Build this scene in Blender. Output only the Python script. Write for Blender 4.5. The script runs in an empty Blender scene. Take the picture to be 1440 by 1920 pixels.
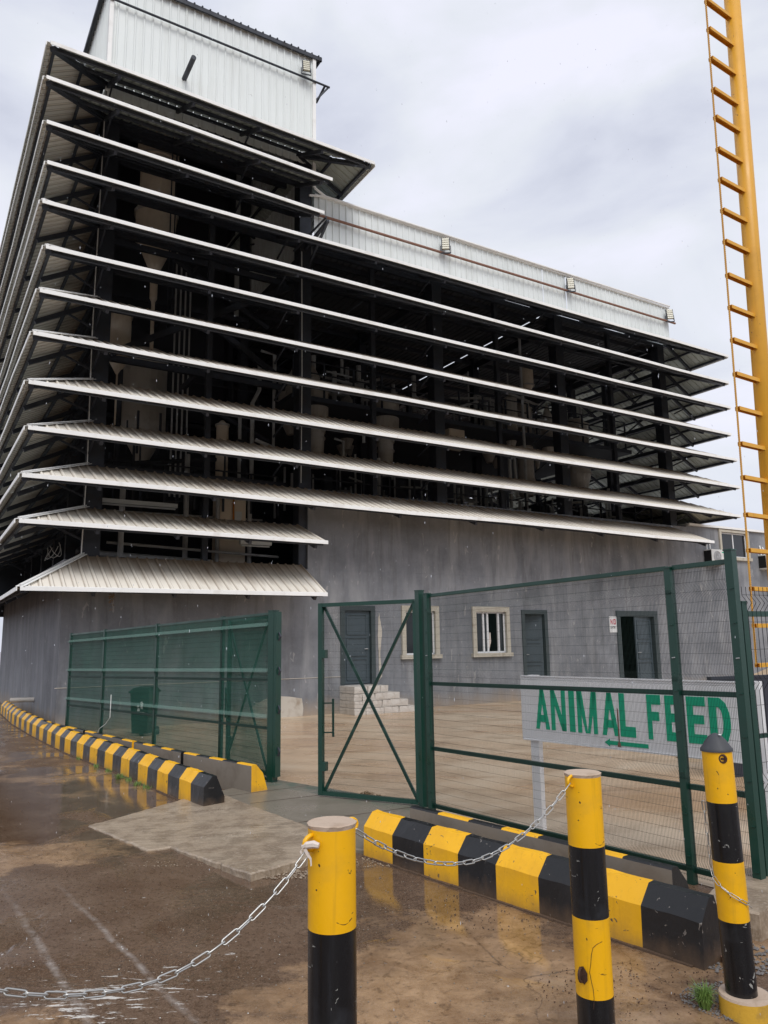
import bpy, math, random
from mathutils import Vector, Matrix
random.seed(7)
R = math.radians
sc = bpy.context.scene
col = sc.collection

# ------------------------------------------------------------------ camera, world, sun, exposure
cam_d = bpy.data.cameras.new('camera'); cam = bpy.data.objects.new('camera', cam_d); col.objects.link(cam)
PITCH, ROLL = 0.168994, -0.015182
cp, sp, cr, sr = math.cos(PITCH), math.sin(PITCH), math.cos(ROLL), math.sin(ROLL)
rt0, up0, fw = Vector((1, 0, 0)), Vector((0, -sp, cp)), Vector((0, cp, sp))
rt = rt0 * cr + up0 * sr; up = up0 * cr - rt0 * sr
cam.matrix_world = Matrix(((rt.x, up.x, -fw.x, 0), (rt.y, up.y, -fw.y, 0), (rt.z, up.z, -fw.z, 1.8), (0, 0, 0, 1)))
cam_d.sensor_fit = 'VERTICAL'; cam_d.sensor_height = 36; cam_d.lens = 1434.6 / 1920 * 36
cam_d.clip_start = 0.05; cam_d.clip_end = 1500
sc.camera = cam
sc.render.resolution_x = 768; sc.render.resolution_y = 1024
sc.view_settings.view_transform = 'Standard'
try: sc.view_settings.look = 'None'
except Exception: pass
sc.view_settings.gamma = 1; sc.view_settings.use_curve_mapping = False
sc.view_settings.exposure = 0.36

SUN_EL, SUN_AZ = R(48), R(166)
w = bpy.data.worlds.new('World'); sc.world = w; w.use_nodes = True
nt = w.node_tree; nt.nodes.clear()
def N(nt, t, **k):
    n = nt.nodes.new(t)
    for a, b in k.items():
        if a.startswith('i_'):
            key = a[2:]; key = int(key) if key.isdigit() else key.replace('_', ' ')
            n.inputs[key].default_value = b
        else: setattr(n, a, b)
    return n
def ramp(nt, fac, stops, interp='LINEAR'):
    n = nt.nodes.new('ShaderNodeValToRGB'); cr_ = n.color_ramp; cr_.interpolation = interp
    while len(cr_.elements) < len(stops): cr_.elements.new(0.5)
    for e, (p, c) in zip(cr_.elements, stops):
        e.position = p; e.color = (c, c, c, 1) if isinstance(c, (int, float)) else (*c, 1)
    nt.links.new(fac, n.inputs[0]); return n.outputs[0]
out = N(nt, 'ShaderNodeOutputWorld')
tc = N(nt, 'ShaderNodeTexCoord')
sky = N(nt, 'ShaderNodeTexSky', sky_type='NISHITA', sun_disc=False, sun_elevation=SUN_EL, sun_rotation=SUN_AZ)
bg_sky = N(nt, 'ShaderNodeBackground', i_Strength=0.07); nt.links.new(sky.outputs[0], bg_sky.inputs[0])
mp = N(nt, 'ShaderNodeMapping'); mp.inputs['Scale'].default_value = (1.0, 1.0, 2.2); mp.inputs['Rotation'].default_value = (0.3, 0.25, 0.6)
nt.links.new(tc.outputs['Generated'], mp.inputs[0])
n1 = N(nt, 'ShaderNodeTexNoise', i_Scale=2.6, i_Detail=7.0, i_Roughness=0.5, i_Distortion=0.4); nt.links.new(mp.outputs[0], n1.inputs[0])
cl = ramp(nt, n1.outputs[0], [(0.34, (0.49, 0.515, 0.61)), (0.44, (0.59, 0.615, 0.70)), (0.53, (0.66, 0.685, 0.745)), (0.64, (0.735, 0.74, 0.84))])
bg_cl = N(nt, 'ShaderNodeBackground', i_Strength=1.0); nt.links.new(cl, bg_cl.inputs[0])
mxw = N(nt, 'ShaderNodeMixShader', i_0=0.93)
nt.links.new(bg_sky.outputs[0], mxw.inputs[1]); nt.links.new(bg_cl.outputs[0], mxw.inputs[2]); nt.links.new(mxw.outputs[0], out.inputs[0])

sd = bpy.data.lights.new('sun', 'SUN'); so = bpy.data.objects.new('sun', sd); col.objects.link(so)
sd.energy = 1.5; sd.angle = R(35); sd.color = (1.0, 0.965, 0.92)
sv = Vector((math.sin(SUN_AZ) * math.cos(SUN_EL), math.cos(SUN_AZ) * math.cos(SUN_EL), math.sin(SUN_EL)))
so.rotation_euler = sv.to_track_quat('Z', 'Y').to_euler()

# ------------------------------------------------------------------ mesh builder and object helpers
class MB:
    def __init__(s): s.v = []; s.f = []; s.m = []; s.uv = []; s.cur = 0
    def face(s, pts, uv=None):
        b = len(s.v); s.v += [Vector(p) for p in pts]; s.f.append(tuple(range(b, b + len(pts)))); s.m.append(s.cur); s.uv.append(uv); return s
    def mesh(s, vs, fs):
        b = len(s.v); s.v += [Vector(p) for p in vs]
        for f in fs: s.f.append(tuple(b + i for i in f)); s.m.append(s.cur); s.uv.append(None)
        return s
    def box(s, a, b, M=None):
        x0, y0, z0 = a; x1, y1, z1 = b
        vs = [Vector(p) for p in ((x0,y0,z0),(x1,y0,z0),(x1,y1,z0),(x0,y1,z0),(x0,y0,z1),(x1,y0,z1),(x1,y1,z1),(x0,y1,z1))]
        if M is not None: vs = [M @ p for p in vs]
        return s.mesh(vs, [(0,3,2,1),(4,5,6,7),(0,1,5,4),(1,2,6,5),(2,3,7,6),(3,0,4,7)])
    def bar(s, p, q, wd=0.05, h=None, upv=(0, 0, 1)):
        p, q = Vector(p), Vector(q); h = wd if h is None else h
        d = (q - p); L = d.length
        if L < 1e-6: return s
        d.normalize(); u = Vector(upv)
        if abs(d.dot(u)) > 0.98: u = Vector((0, 1, 0))
        x = d.cross(u).normalized(); z = x.cross(d).normalized()
        vs = []
        for c in (p, q):
            for a, b in ((-1,-1),(1,-1),(1,1),(-1,1)): vs.append(c + x * a * wd / 2 + z * b * h / 2)
        return s.mesh(vs, [(3,2,1,0),(4,5,6,7),(0,1,5,4),(1,2,6,5),(2,3,7,6),(3,0,4,7)])
    def tube(s, pts, r, n=8, cap=True):
        pts = [Vector(p) for p in pts]; rs = r if isinstance(r, (list, tuple)) else [r] * len(pts)
        vs = []; prev = None
        for i, p in enumerate(pts):
            d = (pts[min(i + 1, len(pts) - 1)] - pts[max(i - 1, 0)]).normalized()
            if prev is None:
                u = Vector((0, 0, 1)) if abs(d.z) < 0.9 else Vector((1, 0, 0))
                prev = d.cross(u).normalized()
            x = (prev - d * prev.dot(d)).normalized(); prev = x; y = d.cross(x)
            for k in range(n):
                a = 2 * math.pi * (k + 0.5) / n; vs.append(p + (x * math.cos(a) + y * math.sin(a)) * rs[i])
        fs = []
        for i in range(len(pts) - 1):
            for k in range(n): fs.append((i*n+k, i*n+(k+1)%n, (i+1)*n+(k+1)%n, (i+1)*n+k))
        if cap: fs.append(tuple(range(n))[::-1]); fs.append(tuple((len(pts)-1)*n + k for k in range(n)))
        return s.mesh(vs, fs)
    def lathe(s, c, prof, n=24, mats=None):
        c = Vector(c); vs = []
        for r, z in prof:
            for k in range(n):
                a = 2 * math.pi * k / n; vs.append(c + Vector((r * math.cos(a), r * math.sin(a), z)))
        b = len(s.v); s.v += vs
        for i in range(len(prof) - 1):
            mi = mats[i] if mats else s.cur
            for k in range(n): s.f.append((b+i*n+k, b+i*n+(k+1)%n, b+(i+1)*n+(k+1)%n, b+(i+1)*n+k)); s.m.append(mi); s.uv.append(None)
        return s
OFF = {}
def mesh_from(mb, name, mats, smooth=False):
    me = bpy.data.meshes.new(name)
    me.from_pydata([tuple(p) for p in mb.v], [], mb.f)
    if not isinstance(mats, (list, tuple)): mats = [mats]
    for m in mats: me.materials.append(m)
    if len(mats) > 1:
        for p, mi in zip(me.polygons, mb.m): p.material_index = mi
    if any(u is not None for u in mb.uv):
        ul = me.uv_layers.new(name='UVMap'); k = 0
        for p, u in zip(me.polygons, mb.uv):
            for j, li in enumerate(p.loop_indices): ul.data[li].uv = u[j] if u else (0, 0)
    if smooth:
        for p in me.polygons: p.use_smooth = True
    me.update(); return me
def build(mb, name, mats, parent=None, frame=None, smooth=False, base=False, **tags):
    frame = frame or Matrix()
    lo = [min(p[i] for p in mb.v) for i in range(3)]; hi = [max(p[i] for p in mb.v) for i in range(3)]
    c = Vector(((lo[0]+hi[0])/2, (lo[1]+hi[1])/2, lo[2] if base else (lo[2]+hi[2])/2))
    mb.v = [p - c for p in mb.v]
    o = bpy.data.objects.new(name, mesh_from(mb, name, mats, smooth)); col.objects.link(o)
    place(o, frame @ Matrix.Translation(c), parent)
    for k, v in tags.items(): o[k] = v
    return o
WM = {}
def place(o, Mw, parent=None):
    if parent is not None:
        o.parent = parent; o.matrix_local = WM[parent.name].inverted() @ Mw
    else: o.matrix_world = Mw
    WM[o.name] = Mw
def inst(src, name, Mw, parent, **tags):
    o = bpy.data.objects.new(name, src.data); col.objects.link(o); place(o, Mw, parent)
    for k, v in tags.items(): o[k] = v
    return o
def thing(name, label, cat, Mw, group=None):
    o = bpy.data.objects.new(name, None); col.objects.link(o); o.empty_display_size = 0.2
    place(o, Mw); o['label'] = label; o['category'] = cat
    if group: o['group'] = group
    return o
def T(x, y, z=0, rz=0): return Matrix.Translation((x, y, z)) @ Matrix.Rotation(rz, 4, 'Z')
def along(p, q, z=0):    # frame at p with x axis towards q
    return T(p[0], p[1], z, math.atan2(q[1] - p[1], q[0] - p[0]))

# ------------------------------------------------------------------ materials
def mat(name, color=(0.5,)*3, rough=0.6, metal=0.0, build_=None, spec=None):
    m = bpy.data.materials.new(name); m.use_nodes = True; nt = m.node_tree
    b = nt.nodes['Principled BSDF']; b.inputs['Base Color'].default_value = (*color, 1)
    b.inputs['Roughness'].default_value = rough; b.inputs['Metallic'].default_value = metal
    if spec is not None: b.inputs['Specular IOR Level'].default_value = spec
    if build_: build_(nt, b)
    return m
def coords(nt, kind='Object', scale=(1, 1, 1), rot=(0, 0, 0), loc=(0, 0, 0)):
    t = N(nt, 'ShaderNodeTexCoord'); m = N(nt, 'ShaderNodeMapping')
    m.inputs['Scale'].default_value = scale; m.inputs['Rotation'].default_value = rot; m.inputs['Location'].default_value = loc
    nt.links.new(t.outputs[kind], m.inputs[0]); return m.outputs[0]
def wcoords(nt, scale=(1, 1, 1), rot=(0, 0, 0), loc=(0, 0, 0)):
    t = N(nt, 'ShaderNodeNewGeometry'); m = N(nt, 'ShaderNodeMapping')
    m.inputs['Scale'].default_value = scale; m.inputs['Rotation'].default_value = rot; m.inputs['Location'].default_value = loc
    nt.links.new(t.outputs['Position'], m.inputs[0]); return m.outputs[0]
def noise(nt, vec, scale, detail=4, rough=0.5, dist=0.0):
    n = N(nt, 'ShaderNodeTexNoise', i_Scale=float(scale), i_Detail=float(detail), i_Roughness=float(rough), i_Distortion=float(dist))
    nt.links.new(vec, n.inputs[0]); return n.outputs[0]
def mixc(nt, fac, a, b, mode='MIX'):
    n = N(nt, 'ShaderNodeMix', data_type='RGBA', blend_type=mode)
    for sock, v in ((n.inputs[0], fac), (n.inputs[6], a), (n.inputs[7], b)):
        if isinstance(v, (int, float)): sock.default_value = v
        elif isinstance(v, tuple): sock.default_value = (*v, 1)
        else: nt.links.new(v, sock)
    return n.outputs[2]
def math_(nt, op, a, b=0.0, clamp=False):
    n = N(nt, 'ShaderNodeMath', operation=op, use_clamp=clamp)
    for sock, v in ((n.inputs[0], a), (n.inputs[1], b)):
        if isinstance(v, (int, float)): sock.default_value = v
        else: nt.links.new(v, sock)
    return n.outputs[0]
def bump(nt, b, h, strength=0.3, dist=0.02):
    n = N(nt, 'ShaderNodeBump', i_Strength=strength, i_Distance=dist); nt.links.new(h, n.inputs['Height']); nt.links.new(n.outputs[0], b.inputs['Normal'])
def link(nt, o, i): nt.links.new(o, i)

def m_worn(name, c, dirt=(0.1, 0.06, 0.03), rough=0.4, amt=0.5, scale=6, chip=None, bstr=0.15, splash=0.0, drips=0.0):
    def f(nt, b):
        v = coords(nt); n = noise(nt, v, scale, 6, 0.6, 0.3)
        fac = ramp(nt, n, [(0.52, 0.0), (0.78, amt)])
        c1 = mixc(nt, fac, c, dirt)
        n2 = noise(nt, v, scale * 0.35, 3); c2 = mixc(nt, ramp(nt, n2, [(0.35, 0.0), (0.7, 0.22)]), c1, tuple(x * 0.72 for x in c))
        if chip:
            n3 = noise(nt, v, chip[1], 3, 0.7, 1.0); c2 = mixc(nt, ramp(nt, n3, [(chip[2], 0.0), (chip[2] + 0.012, 1.0)]), c2, chip[0])
        if drips:
            dn_ = noise(nt, wcoords(nt, (26, 26, 1.6)), 1.0, 4, 0.6, 0.2); c2 = mixc(nt, ramp(nt, dn_, [(0.56, 0.0), (0.72, drips)]), c2, tuple(x * 0.35 + y * 0.4 for x, y in zip(c, dirt)))
            sc_ = noise(nt, coords(nt, 'Object', (6, 6, 30), (0.5, 0.35, 0.2)), 1.0, 4, 0.75, 0.3); c2 = mixc(nt, ramp(nt, sc_, [(0.70, 0.0), (0.73, 0.75)]), c2, chip[0] if chip else dirt)
        if splash:
            g_ = N(nt, 'ShaderNodeNewGeometry'); sz = N(nt, 'ShaderNodeSeparateXYZ'); link(nt, g_.outputs['Position'], sz.inputs[0])
            hz = math_(nt, 'ADD', sz.outputs[2], math_(nt, 'MULTIPLY', math_(nt, 'SUBTRACT', noise(nt, wcoords(nt, (9, 9, 5)), 1.0, 6, 0.7), 0.5), 0.22))
            mr = N(nt, 'ShaderNodeMapRange'); mr.inputs[1].default_value = splash; mr.inputs[2].default_value = 0.0; link(nt, hz, mr.inputs[0])
            c2 = mixc(nt, math_(nt, 'MULTIPLY', mr.outputs[0], 0.5), c2, (0.17, 0.105, 0.06))
        link(nt, c2, b.inputs['Base Color'])
        link(nt, ramp(nt, n, [(0.3, rough * 0.75), (0.75, min(1, rough * 1.6))]), b.inputs['Roughness'])
        bump(nt, b, noise(nt, v, scale * 8, 4), bstr, 0.004)
    return mat(name, c, rough, build_=f)

def f_sheet(nt, b):
    uv = N(nt, 'ShaderNodeTexCoord').outputs['UV']
    sep = N(nt, 'ShaderNodeSeparateXYZ'); link(nt, uv, sep.inputs[0])
    mp = N(nt, 'ShaderNodeMapping'); mp.inputs['Scale'].default_value = (4.5, 0.5, 1); link(nt, uv, mp.inputs[0])
    st = noise(nt, mp.outputs[0], 1.0, 5, 0.65)
    mp2 = N(nt, 'ShaderNodeMapping'); mp2.inputs['Scale'].default_value = (0.35, 0.4, 1); link(nt, uv, mp2.inputs[0])
    bg = noise(nt, mp2.outputs[0], 1.0, 3)
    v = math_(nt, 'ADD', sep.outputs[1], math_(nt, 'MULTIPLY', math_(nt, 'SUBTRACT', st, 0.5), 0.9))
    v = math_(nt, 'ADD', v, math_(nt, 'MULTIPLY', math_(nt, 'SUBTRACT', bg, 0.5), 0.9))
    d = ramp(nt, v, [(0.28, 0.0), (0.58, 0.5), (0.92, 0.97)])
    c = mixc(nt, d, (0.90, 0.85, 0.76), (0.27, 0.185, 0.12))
    oi = N(nt, 'ShaderNodeObjectInfo'); c = mixc(nt, math_(nt, 'MULTIPLY', oi.outputs['Random'], 0.2), c, (0.50, 0.44, 0.36))
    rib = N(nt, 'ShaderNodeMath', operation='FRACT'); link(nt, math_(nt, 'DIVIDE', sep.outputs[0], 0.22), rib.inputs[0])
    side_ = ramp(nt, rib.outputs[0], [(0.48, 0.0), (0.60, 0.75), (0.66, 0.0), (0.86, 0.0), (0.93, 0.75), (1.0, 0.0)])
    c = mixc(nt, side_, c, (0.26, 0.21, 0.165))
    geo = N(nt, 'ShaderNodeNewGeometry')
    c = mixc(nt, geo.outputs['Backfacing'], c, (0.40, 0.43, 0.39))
    link(nt, c, b.inputs['Base Color'])
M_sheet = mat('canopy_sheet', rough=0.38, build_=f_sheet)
def f_clad(nt, b):
    v = coords(nt, 'Object'); vw = wcoords(nt, (3, 3, 0.25))
    n = noise(nt, vw, 1.4, 6, 0.6); n2 = noise(nt, wcoords(nt, (0.35, 0.35, 0.35)), 1, 3)
    c = mixc(nt, ramp(nt, n, [(0.5, 0.0), (0.85, 0.5)]), (0.76, 0.80, 0.79), (0.50, 0.52, 0.48))
    c = mixc(nt, ramp(nt, n2, [(0.45, 0.0), (0.75, 0.25)]), c, (0.50, 0.54, 0.52))
    n3 = noise(nt, wcoords(nt, (1, 1, 0.6)), 2.6, 8, 0.7, 0.6)
    c = mixc(nt, ramp(nt, n3, [(0.70, 0.0), (0.715, 0.8)]), c, (0.12, 0.10, 0.08))
    link(nt, c, b.inputs['Base Color'])
M_clad = mat('cladding_sheet_paint', rough=0.4, build_=f_clad)
M_trim = m_worn('white_trim', (0.88, 0.88, 0.86), (0.45, 0.40, 0.34), 0.4, 0.4, 2.5)
def f_wall(nt, b):
    st = noise(nt, wcoords(nt, (1.6, 1.6, 0.35)), 1.0, 7, 0.6, 0.35)
    st2 = noise(nt, wcoords(nt, (5, 5, 0.5)), 1.1, 6, 0.65, 0.4)
    bl = noise(nt, wcoords(nt, (0.6, 0.6, 0.8)), 1.0, 8, 0.62, 0.3)
    c = mixc(nt, ramp(nt, bl, [(0.35, 0.0), (0.65, 1.0)]), (0.140, 0.148, 0.165), (0.225, 0.235, 0.258))
    c = mixc(nt, ramp(nt, st, [(0.48, 0.0), (0.66, 0.55)]), c, (0.34, 0.345, 0.355))
    c = mixc(nt, ramp(nt, st2, [(0.50, 0.0), (0.70, 0.55)]), c, (0.10, 0.10, 0.105))
    c = mixc(nt, ramp(nt, noise(nt, wcoords(nt, (1, 1, 1)), 9, 6, 0.7), [(0.5, 0.0), (0.75, 0.25)]), c, (0.30, 0.30, 0.31))
    # dirt splash along the foot of the wall and dark damp band at the top
    z = N(nt, 'ShaderNodeSeparateXYZ'); g = N(nt, 'ShaderNodeNewGeometry'); link(nt, g.outputs['Position'], z.inputs[0])
    zz = math_(nt, 'ADD', z.outputs[2], math_(nt, 'MULTIPLY', math_(nt, 'SUBTRACT', st, 0.5), 0.9))
    foot = N(nt, 'ShaderNodeMapRange'); foot.inputs[1].default_value = 0.45; foot.inputs[2].default_value = -0.1; link(nt, zz, foot.inputs[0])
    c = mixc(nt, math_(nt, 'MULTIPLY', foot.outputs[0], 0.85), c, (0.36, 0.28, 0.20))
    sp_ = noise(nt, wcoords(nt, (3.5, 3.5, 1.2)), 2.0, 3, 0.6, 0.8)
    c = mixc(nt, ramp(nt, sp_, [(0.66, 0.0), (0.68, 0.5)]), c, (0.42, 0.41, 0.40))
    link(nt, c, b.inputs['Base Color'])
    bump(nt, b, noise(nt, wcoords(nt, (1, 1, 1)), 14, 6, 0.6), 0.25, 0.02)
M_wall = mat('grey_render', rough=0.75, build_=f_wall)
M_annex = M_wall
M_plaster = m_worn('bare_plaster', (0.52, 0.48, 0.42), (0.25, 0.18, 0.12), 0.9, 0.8, 3)
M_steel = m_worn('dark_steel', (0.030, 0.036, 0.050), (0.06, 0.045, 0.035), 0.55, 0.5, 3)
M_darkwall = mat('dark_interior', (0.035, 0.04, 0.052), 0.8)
M_roofin = mat('dull_roof_sheet', (0.085, 0.09, 0.10), 0.6)
M_tan = m_worn('tan_tank_paint', (0.72, 0.62, 0.50), (0.35, 0.25, 0.16), 0.45, 0.5, 2)
M_greytank = m_worn('grey_tank_paint', (0.46, 0.43, 0.39), (0.10, 0.07, 0.05), 0.4, 0.6, 2.5)
M_galv = m_worn('galvanised_pipe', (0.42, 0.43, 0.44), (0.12, 0.10, 0.08), 0.35, 0.5, 5)
M_rustp = m_worn('rusty_pipe', (0.24, 0.12, 0.08), (0.35, 0.32, 0.3), 0.6, 0.5, 2)
M_tube = mat('fluorescent_housing', (0.65, 0.68, 0.68), 0.4)
M_green = m_worn('dark_green_paint', (0.007, 0.045, 0.032), (0.02, 0.03, 0.025), 0.32, 0.4, 4)
M_wire = mat('green_wire', (0.006, 0.018, 0.014), 0.6, spec=0.2)
M_wire2 = mat('black_wire', (0.006, 0.007, 0.010), 0.5, spec=0.25)
def f_net(nt, b):
    v = coords(nt); n = noise(nt, v, 1.2, 4, 0.6)
    c = mixc(nt, ramp(nt, n, [(0.35, 0.0), (0.7, 1.0)]), (0.035, 0.155, 0.115), (0.08, 0.235, 0.185))
    tr = N(nt, 'ShaderNodeBsdfTransparent'); df = N(nt, 'ShaderNodeBsdfDiffuse'); link(nt, c, df.inputs[0])
    tl = N(nt, 'ShaderNodeBsdfTranslucent'); link(nt, c, tl.inputs[0])
    a = N(nt, 'ShaderNodeMixShader', i_0=0.25); link(nt, df.outputs[0], a.inputs[1]); link(nt, tl.outputs[0], a.inputs[2])
    mx = N(nt, 'ShaderNodeMixShader'); link(nt, ramp(nt, n, [(0.3, 0.45), (0.7, 0.62)]), mx.inputs[0])
    link(nt, tr.outputs[0], mx.inputs[1]); link(nt, a.outputs[0], mx.inputs[2])
    link(nt, mx.outputs[0], nt.nodes['Material Output'].inputs[0])
M_net = mat('green_shade_net', build_=f_net)
M_yel = m_worn('yellow_paint', (0.86, 0.45, 0.003), (0.40, 0.24, 0.03), 0.34, 0.5, 5, chip=((0.03, 0.02, 0.015), 12, 0.655), drips=0.4)
M_yel2 = m_worn('yellow_barrier_paint', (0.86, 0.45, 0.006), (0.55, 0.27, 0.03), 0.5, 0.5, 4, chip=((0.12, 0.08, 0.05), 13, 0.66), splash=0.12, drips=0.35, bstr=0.35)
M_blk = m_worn('black_paint', (0.005, 0.0055, 0.007), (0.045, 0.05, 0.06), 0.25, 0.6, 5, chip=((0.30, 0.30, 0.28), 18, 0.665), drips=0.5)
M_blk2 = m_worn('black_barrier_paint', (0.006, 0.0065, 0.008), (0.03, 0.027, 0.025), 0.36, 0.5, 4, chip=((0.20, 0.18, 0.16), 15, 0.67), splash=0.13, drips=0.35, bstr=0.35)
M_dome = m_worn('dark_grey_cap_paint', (0.045, 0.048, 0.055), (0.10, 0.10, 0.10), 0.5, 0.6, 8)
M_conc = m_worn('raw_concrete', (0.22, 0.195, 0.165), (0.12, 0.095, 0.07), 0.75, 0.7, 3, bstr=0.4)
M_conc2 = m_worn('pale_concrete', (0.50, 0.39, 0.30), (0.26, 0.17, 0.10), 0.8, 0.8, 9, bstr=0.4)
M_stone = m_worn('whitewashed_stone', (0.62, 0.58, 0.53), (0.28, 0.22, 0.17), 0.8, 0.9, 5, bstr=0.5)
M_foot = m_worn('worn_yellow_footing', (0.60, 0.35, 0.03), (0.16, 0.11, 0.06), 0.6, 1.0, 7, bstr=0.4)
M_pole = m_worn('orange_yellow_pole_paint', (0.76, 0.385, 0.03), (0.42, 0.20, 0.03), 0.4, 0.6, 1.6, chip=((0.20, 0.09, 0.04), 10, 0.68), drips=0.3)
M_rebar = m_worn('painted_rebar', (0.66, 0.34, 0.05), (0.36, 0.15, 0.07), 0.5, 0.8, 2)
M_chain = mat('galvanised_chain', (0.52, 0.52, 0.50), 0.35, 0.85)
M_rust = m_worn('rust', (0.06, 0.025, 0.012), (0.02, 0.012, 0.008), 0.8, 0.8, 30)
M_rag = mat('white_rag', (0.66, 0.58, 0.52), 0.9)
M_frame = m_worn('cream_window_surround', (0.50, 0.465, 0.39), (0.25, 0.2, 0.14), 0.7, 0.7, 4)
M_alu = mat('white_aluminium', (0.72, 0.73, 0.74), 0.35)
M_glass = mat('dark_window_glass', (0.012, 0.014, 0.018), 0.06)
M_door = m_worn('blue_grey_door_paint', (0.055, 0.075, 0.090), (0.03, 0.035, 0.04), 0.4, 0.4, 3)
M_doorframe = m_worn('dark_door_frame', (0.040, 0.055, 0.060), (0.10, 0.10, 0.10), 0.5, 0.4, 3)
M_void = mat('unlit_room', (0.006, 0.007, 0.008), 0.9)
M_sign = m_worn('white_sign_board', (0.88, 0.88, 0.89), (0.55, 0.54, 0.52), 0.35, 0.4, 2)
M_lett = mat('green_sign_paint', (0.0, 0.40, 0.215), 0.35)
M_red = mat('red_print', (0.45, 0.02, 0.05), 0.5)
M_ink = mat('black_print', (0.02, 0.02, 0.02), 0.5)
M_ac = m_worn('ac_white_plastic', (0.74, 0.75, 0.73), (0.4, 0.38, 0.34), 0.4, 0.4, 6)
M_bin = mat('bin_green_plastic', (0.006, 0.022, 0.017), 0.42)
M_whitep = mat('white_print', (0.75, 0.78, 0.75), 0.5)
M_led = mat('floodlight_lens', (0.50, 0.48, 0.38), 0.2)
M_navy = m_worn('navy_sheet', (0.022, 0.026, 0.040), (0.05, 0.05, 0.06), 0.45, 0.5, 3)
M_sand = m_worn('sand_heap', (0.46, 0.34, 0.22), (0.25, 0.17, 0.1), 0.9, 0.7, 2)
M_grass = mat('grass_blade', (0.13, 0.22, 0.045), 0.6)
M_dry = m_worn('dry_leaves', (0.22, 0.14, 0.07), (0.08, 0.05, 0.03), 0.9, 0.8, 20)
M_gravel = m_worn('grey_gravel', (0.16, 0.15, 0.145), (0.08, 0.07, 0.06), 0.8, 0.8, 10)
M_orange = mat('orange_conduit', (0.55, 0.20, 0.03), 0.5)

# ground
def stripes(nt, p0, ang, wd, scale_n=3.0):
    """soft line mask through p0 with direction ang (world metres)"""
    m = wcoords(nt)
    s = N(nt, 'ShaderNodeSeparateXYZ'); link(nt, m, s.inputs[0])
    c, sn = math.cos(ang), math.sin(ang)
    d = math_(nt, 'ADD', math_(nt, 'MULTIPLY', math_(nt, 'SUBTRACT', s.outputs[0], p0[0]), -sn), math_(nt, 'MULTIPLY', math_(nt, 'SUBTRACT', s.outputs[1], p0[1]), c))
    nn = noise(nt, wcoords(nt), scale_n, 3)
    d = math_(nt, 'ADD', d, math_(nt, 'MULTIPLY', math_(nt, 'SUBTRACT', nn, 0.5), 0.05))
    d = math_(nt, 'ABSOLUTE', d)
    r = N(nt, 'ShaderNodeMapRange'); r.inputs[1].default_value = wd; r.inputs[2].default_value = 0.0; link(nt, d, r.inputs[0]); return r.outputs[0]
def blob(nt, c, rx, ry, ang=0.0):
    m = N(nt, 'ShaderNodeMapping', vector_type='TEXTURE'); g = N(nt, 'ShaderNodeNewGeometry')
    m.inputs['Location'].default_value = (c[0], c[1], 0); m.inputs['Rotation'].default_value = (0, 0, ang); m.inputs['Scale'].default_value = (rx, ry, 1)
    link(nt, g.outputs['Position'], m.inputs[0])
    l = N(nt, 'ShaderNodeVectorMath', operation='LENGTH')
    z = N(nt, 'ShaderNodeVectorMath', operation='MULTIPLY'); z.inputs[1].default_value = (1, 1, 0); link(nt, m.outputs[0], z.inputs[0])
    link(nt, z.outputs[0], l.inputs[0])
    r = N(nt, 'ShaderNodeMapRange'); r.inputs[1].default_value = 1.0; r.inputs[2].default_value = 0.0; link(nt, l.outputs[1], r.inputs[0]); return r.outputs[0]
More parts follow.
